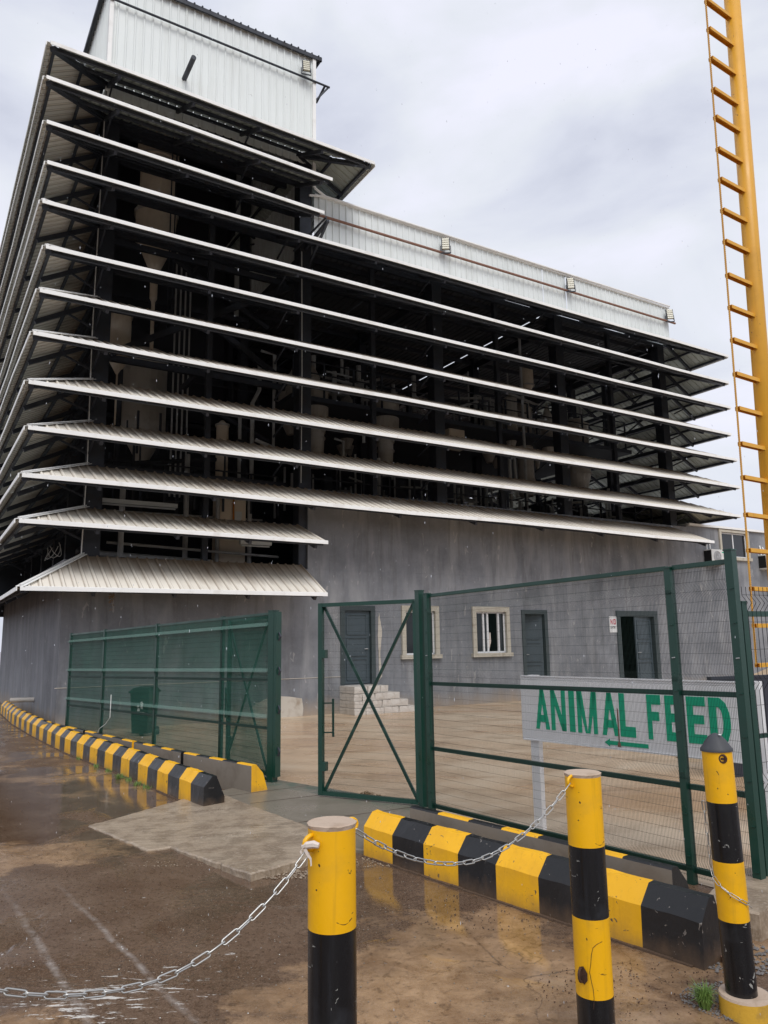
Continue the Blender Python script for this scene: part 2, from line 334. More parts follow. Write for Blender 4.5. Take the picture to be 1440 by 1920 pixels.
def f_road(nt, b):
    W = wcoords(nt)
    big = noise(nt, wcoords(nt, (0.55, 0.8, 1), (0, 0, 0.5)), 1.0, 7, 0.62, 0.6)
    med = noise(nt, W, 2.3, 6, 0.6, 0.4)
    fine = noise(nt, W, 95, 3, 0.75); grit = noise(nt, W, 28, 5, 0.75)
    base = mixc(nt, ramp(nt, med, [(0.3, 0.0), (0.7, 1.0)]), (0.082, 0.043, 0.022), (0.150, 0.098, 0.064))
    base = mixc(nt, ramp(nt, grit, [(0.38, 0.55), (0.50, 0.0)]), base, (0.035, 0.020, 0.012)); base = mixc(nt, ramp(nt, grit, [(0.56, 0.0), (0.68, 0.4)]), base, (0.20, 0.145, 0.105))
    # where mud lies
    mud = math_(nt, 'ADD', math_(nt, 'MULTIPLY', blob(nt, (0.95, 4.7), 2.3, 1.5, 0.6), 0.55), math_(nt, 'MULTIPLY', blob(nt, (-3.4, 7.1), 2.2, 0.75, 0.1), 0.6))
    mud = math_(nt, 'ADD', mud, math_(nt, 'MULTIPLY', blob(nt, (-2.1, 3.9), 1.0, 0.6, 0.2), 0.45))
    mud = math_(nt, 'ADD', mud, math_(nt, 'MULTIPLY', blob(nt, (-5.2, 11.4), 3.2, 1.4, -0.9), 0.35))
    mud = math_(nt, 'ADD', mud, math_(nt, 'MULTIPLY', blob(nt, (-0.3, 3.9), 1.4, 0.7, 0.1), 0.5))
    mm = math_(nt, 'ADD', mud, math_(nt, 'MULTIPLY', math_(nt, 'SUBTRACT', math_(nt, 'ADD', math_(nt, 'MULTIPLY', big, 0.65), math_(nt, 'MULTIPLY', noise(nt, wcoords(nt, (1, 1, 1), (0, 0, 0.4)), 2.6, 8, 0.68, 0.7), 0.35)), 0.5), 3.2))
    mk = ramp(nt, mm, [(0.20, 0.0), (0.34, 0.6), (0.7, 1.0)])
    mudc = mixc(nt, ramp(nt, noise(nt, W, 5, 5, 0.65, 0.5), [(0.3, 0.0), (0.7, 1.0)]), (0.20, 0.112, 0.052), (0.45, 0.295, 0.170))
    c = mixc(nt, mk, base, mudc)
    c = mixc(nt, math_(nt, 'MULTIPLY', ramp(nt, fine, [(0.50, 0.0), (0.60, 1.0)]), 0.32), c, (0.34, 0.25, 0.18))
    c = mixc(nt, ramp(nt, noise(nt, W, 17, 7, 0.75, 0.4), [(0.36, 0.5), (0.46, 0.0)]), c, (0.045, 0.025, 0.013))
    # tyre marks
    fade = ramp(nt, noise(nt, W, 9, 6, 0.7), [(0.38, 0.05), (0.62, 0.9)])
    t = math_(nt, 'MAXIMUM', stripes(nt, (-2.5, 5.57), math.atan2(4.42-5.57, -1.706+2.5), 0.032), stripes(nt, (-1.95, 5.45), math.atan2(4.163-5.45, -1.02+1.95), 0.028))
    t = math_(nt, 'MULTIPLY', math_(nt, 'MULTIPLY', t, fade), blob(nt, (-1.75, 4.8), 1.9, 1.9))
    c = mixc(nt, math_(nt, 'MULTIPLY', t, 1.2, True), c, (0.36, 0.32, 0.29))
    # white paint scrapes
    sc_ = noise(nt, wcoords(nt, (5, 22, 1), (0, 0, -0.42)), 1.0, 6, 0.75, 0.2)
    ms = math_(nt, 'MAXIMUM', blob(nt, (-1.5, 4.35), 1.5, 1.1, 0.3), math_(nt, 'MULTIPLY', blob(nt, (-1.2, 5.2), 2.0, 1.2), 0.55))
    s2 = math_(nt, 'ADD', sc_, math_(nt, 'MULTIPLY', math_(nt, 'SUBTRACT', ms, 1.0), 0.30))
    sm = ramp(nt, s2, [(0.515, 0.0), (0.53, 1.0)])
    c = mixc(nt, math_(nt, 'MULTIPLY', sm, 0.85), c, (0.66, 0.64, 0.60))
    c = mixc(nt, ramp(nt, noise(nt, W, 11, 2, 0.5, 0.5), [(0.765, 0.0), (0.775, 0.8)]), c, (0.6, 0.58, 0.55))
    cr_ = N(nt, 'ShaderNodeTexVoronoi', feature='DISTANCE_TO_EDGE', i_Scale=1.3); link(nt, mixc(nt, 0.3, W, noise(nt, W, 3, 4), 'ADD'), cr_.inputs[0])
    c = mixc(nt, math_(nt, 'MULTIPLY', ramp(nt, cr_.outputs[0], [(0.0, 0.8), (0.007, 0.0)]), blob(nt, (0.9, 4.5), 1.5, 1.2)), c, (0.06, 0.04, 0.03))
    link(nt, c, b.inputs['Base Color'])
    # wetness
    wet = math_(nt, 'ADD', noise(nt, wcoords(nt, (1, 1, 1), (0, 0, 0.8)), 0.9, 5, 0.55, 0.8), math_(nt, 'MULTIPLY', math_(nt, 'MAXIMUM', blob(nt, (0.3, 5.5), 1.5, 0.95, -0.9), math_(nt, 'MAXIMUM', blob(nt, (-3.6, 9.9), 3.2, 1.0, 2.22), blob(nt, (-4.6, 9.5), 3, 2.6))), 0.34))
    pud = ramp(nt, wet, [(0.47, 0.0), (0.57, 1.0)])
    rr = math_(nt, 'SUBTRACT', ramp(nt, grit, [(0.4, 0.24), (0.6, 0.50)]), math_(nt, 'MULTIPLY', pud, 0.40)); rr = math_(nt, 'MAXIMUM', rr, 0.075); link(nt, rr, b.inputs['Roughness'])
    link(nt, math_(nt, 'ADD', 0.26, math_(nt, 'MULTIPLY', pud, 0.34)), b.inputs['Specular IOR Level'])
    hh = math_(nt, 'MULTIPLY', math_(nt, 'ADD', math_(nt, 'ADD', math_(nt, 'MULTIPLY', fine, 0.35), math_(nt, 'MULTIPLY', grit, 0.6)), med), math_(nt, 'SUBTRACT', 1.0, math_(nt, 'MULTIPLY', pud, 0.93)))
    bump(nt, b, hh, 0.55, 0.012)
M_road = mat('wet_road', build_=f_road)
def f_yard(nt, b):
    W = wcoords(nt)
    big = noise(nt, wcoords(nt, (0.3, 0.45, 1), (0, 0, -0.3)), 1.0, 8, 0.62, 0.5); med = noise(nt, wcoords(nt, (1, 1.5, 1), (0, 0, 0.5)), 1.1, 9, 0.68, 0.3)
    c = mixc(nt, ramp(nt, big, [(0.38, 0.0), (0.60, 1.0)]), (0.52, 0.33, 0.18), (0.60, 0.48, 0.35))
    c = mixc(nt, ramp(nt, med, [(0.48, 0.0), (0.70, 0.75)]), c, (0.27, 0.175, 0.10))
    c = mixc(nt, ramp(nt, noise(nt, W, 30, 5, 0.7), [(0.4, 0.0), (0.7, 0.3)]), c, (0.62, 0.50, 0.36))
    link(nt, c, b.inputs['Base Color'])
    link(nt, ramp(nt, big, [(0.35, 0.16), (0.62, 0.48)]), b.inputs['Roughness'])
    bump(nt, b, noise(nt, W, 7, 7, 0.65), 0.3, 0.015)
M_mudfoot = m_worn('muddy_mortar', (0.10, 0.062, 0.038), (0.05, 0.03, 0.02), 0.7, 0.8, 9, bstr=0.5)
M_yard = mat('wet_yard_concrete', build_=f_yard)
def f_slab(nt, b):
    W = wcoords(nt)
    st = noise(nt, wcoords(nt, (1.2, 16, 1), (0, 0, -0.75)), 1.0, 6, 0.65, 0.5); med = noise(nt, W, 1.3, 6, 0.6)
    c = mixc(nt, ramp(nt, med, [(0.35, 0.0), (0.68, 1.0)]), (0.29, 0.22, 0.15), (0.44, 0.36, 0.27))
    c = mixc(nt, ramp(nt, st, [(0.48, 0.0), (0.68, 0.28)]), c, (0.17, 0.125, 0.085))
    c = mixc(nt, ramp(nt, noise(nt, W, 4, 8, 0.7), [(0.42, 0.6), (0.55, 0.0)]), c, (0.15, 0.105, 0.068))
    c = mixc(nt, ramp(nt, noise(nt, W, 45, 4, 0.6), [(0.5, 0.0), (0.7, 0.5)]), c, (0.48, 0.40, 0.32))
    link(nt, c, b.inputs['Base Color']); link(nt, ramp(nt, med, [(0.35, 0.55), (0.65, 0.25)]), b.inputs['Roughness'])
    bump(nt, b, math_(nt, 'ADD', math_(nt, 'MULTIPLY', st, 1.6), math_(nt, 'MULTIPLY', noise(nt, W, 50, 3), 0.4)), 0.6, 0.02)
M_slab = mat('trowelled_ramp_concrete', build_=f_slab)
def f_apron(nt, b):
    W = wcoords(nt); n = noise(nt, W, 1.4, 6, 0.65, 0.4)
    c = mixc(nt, ramp(nt, n, [(0.3, 0.0), (0.7, 1.0)]), (0.155, 0.135, 0.105), (0.25, 0.22, 0.175))
    gm = math_(nt, 'MULTIPLY', ramp(nt, noise(nt, W, 3.0, 5, 0.7, 0.6), [(0.42, 0.0), (0.62, 0.8)]), math_(nt, 'MAXIMUM', stripes(nt, (-1.3, 10.2), math.atan2(8.9-10.2, 0.25+1.3), 0.42), 0.0))
    c = mixc(nt, gm, c, (0.035, 0.105, 0.075))
    link(nt, c, b.inputs['Base Color']); link(nt, ramp(nt, n, [(0.3, 0.5), (0.7, 0.2)]), b.inputs['Roughness'])
    bump(nt, b, noise(nt, W, 30, 5), 0.3, 0.01)
M_apron = mat('gateway_concrete', build_=f_apron)

# ------------------------------------------------------------------ ground, yard, gateway
mb = MB()
xs = [-400, -60, -20, -8, 0, 8, 20, 60, 400]
for i in range(8):
    for j in range(8):
        mb.face([(xs[i], xs[j] + 5, 0), (xs[i+1], xs[j] + 5, 0), (xs[i+1], xs[j+1] + 5, 0), (xs[i], xs[j+1] + 5, 0)])
build(mb, 'ground', M_road, kind='structure')
mb = MB(); mb.face([(-1.6, 10.55, .004), (0.40, 8.78, .004), (2.6, 5.62, .004), (4.2, 6.5, .004), (60, 40, .004), (40, 60, .004), (-10, 22, .004), (-7.2, 16.95, .004), (-6.6, 15.9, .004)])
build(mb, 'yard', M_yard, kind='structure')
def ragged_slab(name, poly, ztop, m, amp=0.03, seg=0.12, bev=0.02, **tags):
    pts = []; n = len(poly)
    for i in range(n):
        a = Vector((*poly[i][:2], 0)); b = Vector((*poly[(i+1) % n][:2], 0)); L = (b - a).length; k = max(1, int(L / seg))
        za = poly[i][2] if len(poly[i]) > 2 else ztop; zb = poly[(i+1) % n][2] if len(poly[(i+1) % n]) > 2 else ztop
        nn = Vector((-(b - a).y, (b - a).x, 0)).normalized()
        for j in range(k):
            t = j / k; p = a.lerp(b, t) + nn * random.uniform(-amp, amp) * (1 if 0 < j else 0)
            pts.append((p, za + (zb - za) * t))
    cen = sum((p for p, _ in pts), Vector()) / len(pts)
    mb = MB(); m_ = len(pts)
    vs = [Vector((p.x, p.y, -0.02)) for p, _ in pts] + [Vector((p.x, p.y, z - bev * .5)) for p, z in pts]
    vs += [Vector((*(p + (cen - p).normalized() * bev).to_2d(), z)) for p, z in pts]
    fs = []
    for i in range(m_):
        j = (i + 1) % m_
        fs += [(i, j, m_ + j, m_ + i), (m_ + i, m_ + j, 2*m_ + j, 2*m_ + i)]
    fs.append(tuple(2 * m_ + i for i in range(m_)))
    mb.mesh(vs, fs)
    return build(mb, name, m, **tags)
ragged_slab('gateway_apron', [(-2.12, 9.8), (-1.52, 10.62), (0.48, 8.82), (0.28, 7.3), (-0.2, 7.02), (-0.42, 7.1), (-0.80, 7.82)], .035, M_apron, .006, kind='structure')
mb = MB()   # joints cut in the apron: darker recessed strips
for a, b in (((-1.55, 9.05), (-0.55, 9.62)), ((-0.95, 8.05), (0.30, 8.75)), ((-1.9, 9.5), (-1.0, 10.1))):
    a = Vector((*a, .037)); b = Vector((*b, .037)); s = (b - a).cross(Vector((0, 0, 1))).normalized() * .006
    mb.face([a - s, b - s, b + s, a + s])
build(mb, 'gateway_joint', M_rust, kind='structure')
ragged_slab('ramp_slab', [(-3.06, 8.2, .012), (-2.14, 9.78, .05), (-0.80, 7.80, .075), (-0.40, 7.02, .075), (-0.62, 6.72, .07), (-1.07, 6.28, .06), (-1.97, 7.28, .02), (-2.15, 7.2, .018)], .06, M_slab, .010, .05, kind='structure')

# ------------------------------------------------------------------ mill building (local frame: x along the front, y into the depth)
B = Matrix.Translation((-7.194, 15.0, 0)) @ Matrix.Rotation(0.55112, 4, 'Z')
mill = thing('feed_mill', 'tall feed mill with white louvre canopies over dark open floors above grey rendered walls', 'building', B)
def bb(mb, name, m, **t): 
    par = t.pop('parent', mill); return build(mb, name, m, par, B, **t)
CX, CY = 1.45, 1.55        # plan position of the corner column behind the eave corner
DEP = 15.0                 # how far the building goes back
# eave data: overhang offset, z at corner, right end x, z at right end, top z
EV = [(-.07, 14.95, 8.23, 14.85, 15.75), (-.11, 14.05, 6.9, 13.9, 14.85), (-.04, 13.04, 6.69, 12.92, 13.88), (.03, 12.14, 23.73, 12.22, 12.95),
      (-.02, 11.18, 23.53, 11.13, 11.93), (.12, 10.24, 23.72, 10.24, 10.94), (.05, 9.20, 23.48, 9.16, 9.95), (-.03, 8.21, 23.58, 8.19, 8.92),
      (-.06, 7.14, 23.54, 7.16, 7.91), (-.01, 6.20, 23.50, 6.10, 6.91), (-.07, 5.20, 21.75, 5.06, 5.90), (-.07, 4.28, 6.76, 4.22, 4.91), (.04, 2.96, 6.80, 2.97, 3.81)]
PITCH_R, RIB = 0.22, 0.032
PROF = [(0, 0), (.62, 0), (.70, 1), (.84, 1), (.92, 0)]
def corr(mb, E0, U, V, W_, u0, u1, vtop, ulen0=0.0):
    """ribbed sheet: eave point E0 at u=0, along U, up the slope V (full length vector), rib direction W_; vtop(u) in 0..1"""
    us = []
    k = math.floor(u0 / PITCH_R)
    while k * PITCH_R < u1:
        for a, h in PROF:
            u = (k + a) * PITCH_R
            if u0 - 1e-6 <= u <= u1 + 1e-6: us.append((u, h))
        k += 1
    if not us or us[0][0] > u0 + 1e-4: us.insert(0, (u0, us[0][1] if us else 0))
    if us[-1][0] < u1 - 1e-4: us.append((u1, us[-1][1]))
    for (a, ha), (b, hb) in zip(us, us[1:]):
        ta, tb = vtop(a), vtop(b)
        if ta <= 0.004 and tb <= 0.004: continue
        pa = E0 + U * a + W_ * (ha * RIB); pb = E0 + U * b + W_ * (hb * RIB)
        mb.face([pa, pb, pb + V * tb, pa + V * ta], [(a, 0), (b, 0), (b, tb), (a, ta)])
def canopy(i, side):
    o, z0, L, z1, zt = EV[i]
    if side == 'front': e0, e1 = Vector((o, o, z0)), Vector((L, o, z1)); inw = Vector((0, 1, 0)); run = CY - o; h0, h1 = CX - o, (CX - o if 2 < i < 10 or i == 0 else 0)
    elif side == 'left': e0, e1 = Vector((o, o, z0)), Vector((o, DEP, z0)); inw = Vector((1, 0, 0)); run = CX - o; h0, h1 = CY - o, 0
    else: e0, e1 = Vector((L, o, z1)), Vector((L, DEP, z1)); inw = Vector((-1, 0, 0)); run = CX - o; h0, h1 = CY - o, 0
    ln = (e1 - e0).length; U = (e1 - e0) / ln; zt0 = zt
    V = inw * run + Vector((0, 0, zt0 - z0)); W_ = V.cross(U); W_ = W_ if W_.z > 0 else -W_; W_.normalize()
    def vt(u):
        t = 1.0
        if h0: t = min(t, u / h0)
        if h1: t = min(t, (ln - u) / h1)
        return max(0, t)
    # frame: purlins along, rafters across, dark steel
    mb = MB()
    dn = Vector((0, 0, -1))
    for fr, sz in ((.05, .09), (.52, .07), (.93, .07)):
        a = h0 * fr + .06; b = ln - (h1 * fr if h1 else 0) - .06
        base_ = e0 + V * fr - W_ * (sz * .5 + .012)
        mb.bar(base_ + U * a, base_ + U * b, .06, sz)
    sp_ = 2.6; n = max(2, round(ln / sp_))
    for k in range(n + 1):
        u = (h0 if h0 else .25) + (ln - (h0 or .25) - (h1 or .25)) * k / n
        mb.bar(e0 + U * u + V * .03 - W_ * .13, e0 + U * u + V * .99 - W_ * .10, .07, .10)
        if (i < 10 or side == 'left' and i < 12) and k % 2 == 0: mb.bar(e0 + U * u + V * .5 - W_ * .12, e0 + U * u + inw * run + Vector((0, 0, zt - z0 - .75)), .035, .045)
    if h0: mb.bar(e0 + V * .03 + U * h0 * .03 - W_ * .08, e0 + V + U * h0 - W_ * .1, .08, .10)
    if h1: mb.bar(e1 + V * .03 - U * h1 * .03 - W_ * .08, e1 + V - U * h1 - W_ * .1, .08, .10)
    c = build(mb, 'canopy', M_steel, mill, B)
    # eave lip
    mb = MB(); seg = 3.1; k = max(1, round(ln / seg)); pr = None
    for q in range(k + 1):
        p = e0 + U * ln * q / k + Vector((0, 0, (random.uniform(-.018, .018) if 0 < q < k else 0))) + (-inw * (random.uniform(-.015, .02) if side == 'left' else 0))
        if pr is not None: 
            mb.bar(pr - inw * .06 + dn * .005, p - inw * .06 + dn * .005, .018, .085); mb.bar(pr - inw * .01 + Vector((0,0,.04)), p - inw * .01 + Vector((0,0,.04)), .10, .008)
        pr = p
    lip = build(mb, 'eave_trim', M_trim, c, B)
    if h0 and side == 'front' and i > 3:
        mb = MB(); a0 = e0 + W_ * .045; a1 = e0 + V + U * h0 + W_ * .045
        mb.bar(a0, a1, .20, .012, upv=(0, 0, 1)); mb.bar(a0 - inw*.0 + Vector((0,0,.03)), a1 + Vector((0,0,.03)), .06, .02)
        build(mb, 'ridge_cap', M_trim, c, B)
    wsh = 1.1 if side == 'front' else 2.2
    ns = math.ceil(ln / wsh)
    for s in range(ns):
        u0, u1 = s * wsh, min(ln, (s + 1) * wsh + .02)
        mb = MB(); dz = Vector((0, 0, random.uniform(-.006, .008)))
        corr(mb, e0 + dz - inw * .035, U, V, W_, u0, u1, vt)
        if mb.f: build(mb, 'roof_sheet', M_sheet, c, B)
    return c
for i in range(13):
    canopy(i, 'front'); canopy(i, 'left')
    if i in (0, 3, 4, 5, 6, 7, 8, 9): canopy(i, 'right')

# walls
def wall_panel(name, x0, x1, y, z0, z1, holes, m=M_wall, th=.2, parent=None, frame=B):
    """wall in the plane y (front face), cut around rectangular holes, with reveals"""
    xsx = sorted({x0, x1, *[h[0] for h in holes], *[h[1] for h in holes]}); zs = sorted({z0, z1, *[h[2] for h in holes], *[h[3] for h in holes]})
    mb = MB()
    for a, b in zip(xsx, xsx[1:]):
        for c, d in zip(zs, zs[1:]):
            mx_, mz = (a+b)/2, (c+d)/2
            if any(h[0] < mx_ < h[1] and h[2] < mz < h[3] for h in holes): continue
            mb.face([(a,y,c),(b,y,c),(b,y,d),(a,y,d)]); mb.face([(a,y+th,c),(a,y+th,d),(b,y+th,d),(b,y+th,c)])
    for h in holes:
        a, b, c, d = h[:4]
        mb.face([(a,y,c),(a,y,d),(a,y+th,d),(a,y+th,c)]); mb.face([(b,y,c),(b,y+th,c),(b,y+th,d),(b,y,d)])
        mb.face([(a,y,d),(b,y,d),(b,y+th,d),(a,y+th,d)]); mb.face([(a,y,c),(a,y+th,c),(b,y+th,c),(b,y,c)])
    mb.face([(x0,y,z1),(x1,y,z1),(x1,y+th,z1),(x0,y+th,z1)]); mb.face([(x0,y,z0),(x0,y,z1),(x0,y+th,z1),(x0,y+th,z0)]); mb.face([(x1,y,z0),(x1,y+th,z0),(x1,y+th,z1),(x1,y,z1)])
    return build(mb, name, m, parent or mill, frame)
D1 = (8.05, 8.92, .72, 2.69); W1 = (10.0, 11.0, 1.45, 2.68); W2 = (12.47, 13.62, 1.45, 2.68); D2 = (14.36, 15.22, .25, 2.63); D3 = (18.6, 20.33, .25, 2.58)
wall_panel('front_wall', 1.05, 22.6, 1.50, -.05, 3.72, [D1, W1, W2, D2, D3])
mb = MB(); mb.box((7.0, 1.50, 3.722), (22.6, 1.70, 5.86)); bb(mb, 'upper_front_wall', M_wall)
mb = MB(); mb.box((1.05, 1.702, -.05), (1.25, 13.9, 3.72)); bb(mb, 'side_wall', M_wall)
mb = MB(); mb.box((22.4, 1.702, -.05), (22.6, 15, 5.86)); mb.box((1.3, 13.7, -.05), (22.38, 13.9, 3.7)); bb(mb, 'rear_wall', M_wall)
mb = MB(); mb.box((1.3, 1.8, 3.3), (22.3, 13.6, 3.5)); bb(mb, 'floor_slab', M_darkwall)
# render joint and bare patches
mb = MB(); mb.box((1.0, 1.485, .93), (7.95, 1.499, .945)); bb(mb, 'render_joint', M_plaster)
mb = MB()
pts = [(5.55, .0), (6.86, .0), (6.88, .2), (6.84, .44), (6.5, .5), (6.15, .53), (5.8, .46), (5.5, .3)]
mb.face([(x, 1.488, z) for x, z in pts]); mb.box((5.6, 1.489, .0), (6.8, 1.499, .4)); bb(mb, 'plaster_patch', M_plaster)
mb = MB(); mb.face([(9.12, 1.487, .8), (9.22, 1.487, .9), (9.17, 1.487, 1.5), (9.24, 1.487, 2.1), (9.15, 1.487, 2.62), (9.1, 1.487, 2.0), (9.13, 1.487, 1.4)]); mb.box((9.125, 1.489, .9), (9.165, 1.499, 2.5)); bb(mb, 'plaster_patch', M_plaster)
mb = MB(); mb.box((-.3+15.35, 1.489, 0.3), (15.62, 1.499, 1.2)); 
# unlit rooms behind the openings
for a, b, c, d in (D1, W1, W2, D2, D3):   # open-fronted boxes
    mb2 = MB(); y0, y1 = 1.702, 3.4; a -= .2; b += .2; c -= .1; d += .2
    mb2.face([(a,y1,c),(b,y1,c),(b,y1,d),(a,y1,d)]); mb2.face([(a,y0,c),(a,y1,c),(a,y1,d),(a,y0,d)]); mb2.face([(b,y0,c),(b,y0,d),(b,y1,d),(b,y1,c)])
    mb2.face([(a,y0,d),(b,y0,d),(b,y1,d),(a,y1,d)]); mb2.face([(a,y0,c),(a,y1,c),(b,y1,c),(b,y0,c)])
    bb(mb2, 'room_interior', M_void)
# doors
def door_leaf(hinge, width, z0, z1, ang, label=None, right=False):
    F = B @ T(hinge[0], hinge[1], 0, ang)
    s = -1 if right else 1
    mb = MB(); mb.box((min(0, s*width), -.02, z0), (max(0, s*width), .02, z1))
    d = build(mb, 'door', M_door, mill, F)
    if label: d['label'] = label
    H = z1 - z0
    x0, x1 = sorted((s * .12 * width, s * .88 * width))
    for a, b in ((.05, .33), (.38, .62), (.67, .94)):
        mb = MB()
        for (p, q) in (((x0, a), (x1, a)), ((x0, b), (x1, b)), ((x0, a), (x0, b)), ((x1, a), (x1, b))):
            mb.bar((p[0], -.028, z0 + H * p[1]), (q[0], -.028, z0 + H * q[1]), .035, .02)
        build(mb, 'door_moulding', M_door, d, F)
    mb = MB(); hx = s * width * .9; mb.tube([(hx, -.02, z0 + H * .47), (hx, -.07, z0 + H * .47), (hx - s * .1, -.07, z0 + H * .47)], .012, 6)
    build(mb, 'door_handle', M_galv, d, F)
def door_frame(a, b, c, d, m=M_doorframe, w_=.1):
    mb = MB(); mb.box((a - w_, 1.47, c), (a + .03, 1.60, d + w_)); mb.box((b - .03, 1.47, c), (b + w_, 1.60, d + w_)); mb.box((a + .031, 1.47, d - .03), (b - .031, 1.60, d + w_ - .001)); bb(mb, 'door_frame', m)
door_frame(*D1); door_leaf((8.09, 1.58), .79, .74, 2.66, 0, 'closed blue grey panelled door above the stone steps')
door_frame(*D2); door_leaf((15.18, 1.60), .62, .27, 2.6, R(-28), 'blue grey door standing ajar', True)
door_frame(*D3, w_=.16); door_leaf((20.28, 1.62), .95, .27, 2.55, R(6), 'right leaf shut beside a dark gap', True)
mb = MB(); mb.box((18.9, 2.2, .25), (19.3, 2.6, .75)); bb(mb, 'crate_in_doorway', M_plaster)
# windows
def window(a, b, c, d, bars, open_=False):
    mb = MB(); t = .13
    mb.box((a - t, 1.44, d - .02), (b + t, 1.52, d + t)); mb.box((a - t, 1.44, c), (a, 1.52, d - .021)); mb.box((b, 1.44, c), (b + t, 1.52, d - .021))
    f = bb(mb, 'window', M_frame)
    mb = MB(); mb.box((a - t - .05, 1.40, c - .11), (b + t + .05, 1.53, c - .001)); build(mb, 'window_sill', M_frame, f, B)
    mb = MB(); y = 1.56
    mb.bar((a, y, c + .02), (b, y, c + .02), .05, .05); mb.bar((a, y, d - .04), (b, y, d - .04), .05, .05)
    for x in (a + .025, b - .025): mb.bar((x, y, c), (x, y, d), .05, .05)
    for x in bars: mb.bar((a + (b - a) * x, y - .01, c + .03), (a + (b - a) * x, y - .01, d - .05), .06, .05)
    build(mb, 'sash', M_alu, f, B)
    ed = [0] + bars + [1]
    for p, q in zip(ed, ed[1:]):
        if open_ and abs(p - bars[1]) < .01: continue
        mb = MB(); mb.box((a + (b-a)*p + .03, y - .003, c + .045), (a + (b-a)*q - .03, y + .003, d - .065)); build(mb, 'pane', M_glass, f, B)
    return f
window(*W1, [.5]); mb = MB(); mb.box((10.53, 1.525, 1.5), (10.74, 1.535, 2.62)); bb(mb, 'white_window_board', M_alu)
f2 = window(*W2, [.28, .42, .78], True)
mb = MB(); mb.tube([(12.98, 1.62, 1.5), (13.05, 1.6, 1.8), (13.1, 1.62, 2.05)], [.05, .06, .015], 6); build(mb, 'rolled_curtain', M_rag, f2, B)

# columns and beams
COLX = [1.63, 6.95, 11.45, 16.6, 21.92]
for x in COLX:
    for y in (1.75, 6.3, 10.9, 14.6):
        top = 18.7 if x < 7.5 and y < 12 else 12.9
        mb = MB(); z0 = 3.4 if y > 1.8 or x < 2 else 5.6
        if x == 6.95 and y < 2: z0 = 3.5
        if y < 2: mb.box((x - .18, y - .18, z0), (x + .18, y + .18, top))
        else: mb.box((x - .13, y - .13, z0), (x + .13, y + .13, top))
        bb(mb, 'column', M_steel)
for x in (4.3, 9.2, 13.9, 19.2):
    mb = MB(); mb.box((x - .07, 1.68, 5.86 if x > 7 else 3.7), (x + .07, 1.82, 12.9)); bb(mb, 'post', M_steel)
for yy in (4.4, 8.6, 12.6):
    mb = MB(); mb.box((1.5, yy - .12, 3.5), (1.74, yy + .12, 15.6)); bb(mb, 'column', M_steel)
    mb = MB(); mb.box((21.8, yy - .1, 5.86), (22.0, yy + .1, 12.9)); bb(mb, 'column', M_steel)
for i, (o, z0, L, z1, zt) in enumerate(EV):
    x1 = 22.0 if 2 < i < 11 else 6.95
    mb = MB(); mb.bar((1.45, 1.66, zt - .10), (x1, 1.66, zt - .10), .1, .16); mb.bar((1.56, 1.7, zt - .12), (1.56, DEP - .2, zt - .12), .1, .14)
    if 2 < i < 10: mb.bar((21.95, 1.7, zt - .12), (21.95, DEP - .2, zt - .12), .1, .14)
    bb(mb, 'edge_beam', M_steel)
# inner floors and walls, added partly to keep the open storeys dark
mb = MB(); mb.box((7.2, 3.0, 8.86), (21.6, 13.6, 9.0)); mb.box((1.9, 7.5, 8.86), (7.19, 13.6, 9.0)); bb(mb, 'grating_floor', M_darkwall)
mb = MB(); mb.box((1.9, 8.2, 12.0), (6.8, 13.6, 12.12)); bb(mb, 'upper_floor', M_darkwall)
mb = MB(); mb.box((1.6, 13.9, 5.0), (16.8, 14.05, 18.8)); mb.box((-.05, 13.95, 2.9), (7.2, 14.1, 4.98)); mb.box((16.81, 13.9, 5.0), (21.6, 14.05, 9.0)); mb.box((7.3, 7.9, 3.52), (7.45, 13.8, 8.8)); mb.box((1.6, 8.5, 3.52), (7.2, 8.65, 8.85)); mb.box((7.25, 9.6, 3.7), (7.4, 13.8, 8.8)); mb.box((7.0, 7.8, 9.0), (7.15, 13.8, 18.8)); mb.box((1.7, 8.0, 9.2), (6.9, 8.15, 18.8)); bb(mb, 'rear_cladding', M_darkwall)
# lower block roof with purlins underneath, each sheet its own piece
rf = MB()
for k in range(9): rf.bar((7.2, 2.0 + k * 1.45, 12.72), (21.9, 2.0 + k * 1.45, 12.72), .07, .16)
for x in COLX[1:]: rf.bar((x, 1.7, 12.55), (x, 14.6, 12.55), .14, .26)
roof = bb(rf, 'lower_roof', M_steel)
for k in range(16):
    mb = MB(); corr(mb, Vector((7.1, 1.6, 12.86)), Vector((1, 0, 0)), Vector((0, 13.2, 0)), Vector((0, 0, 1)), k * 1.0, min(15.34, k * 1.0 + 1.0), lambda u: 1.0); build(mb, 'roof_sheet', M_roofin, roof, B)
# tower cladding: ribbed wall sheets
def clad(x0, x1, y, z0, z1, axis='x', wdt=1.1, m=M_clad, name='cladding_sheet', flip=1):
    n = max(1, round((x1 - x0) / wdt)); ww = (x1 - x0) / n
    for k in range(n):
        mb = MB()
        if axis == 'x': E0, U, W_ = Vector((x0, y - random.uniform(0, .012), z0)), Vector((1, 0, 0)), Vector((0, -1, 0))
        else: E0, U, W_ = Vector((y, x0, z0)), Vector((0, 1, 0)), Vector((flip, 0, 0))
        corr(mb, E0, U, Vector((0, 0, z1 - z0)), W_, k * ww, (k + 1) * ww, lambda u: 1.0); bb(mb, name, m)
clad(1.45, 7.15, 1.55, 15.35, 18.85)
clad(1.55, 13.9, 1.45, 15.35, 18.85, 'y', 2.4, flip=-1)
clad(1.55, 13.9, 7.15, 12.6, 18.85, 'y', 2.4, flip=1)
mb = MB(); mb.box((1.3, 1.45, 18.86), (7.35, 14.0, 18.93)); bb(mb, 'tower_roof', M_roofin)
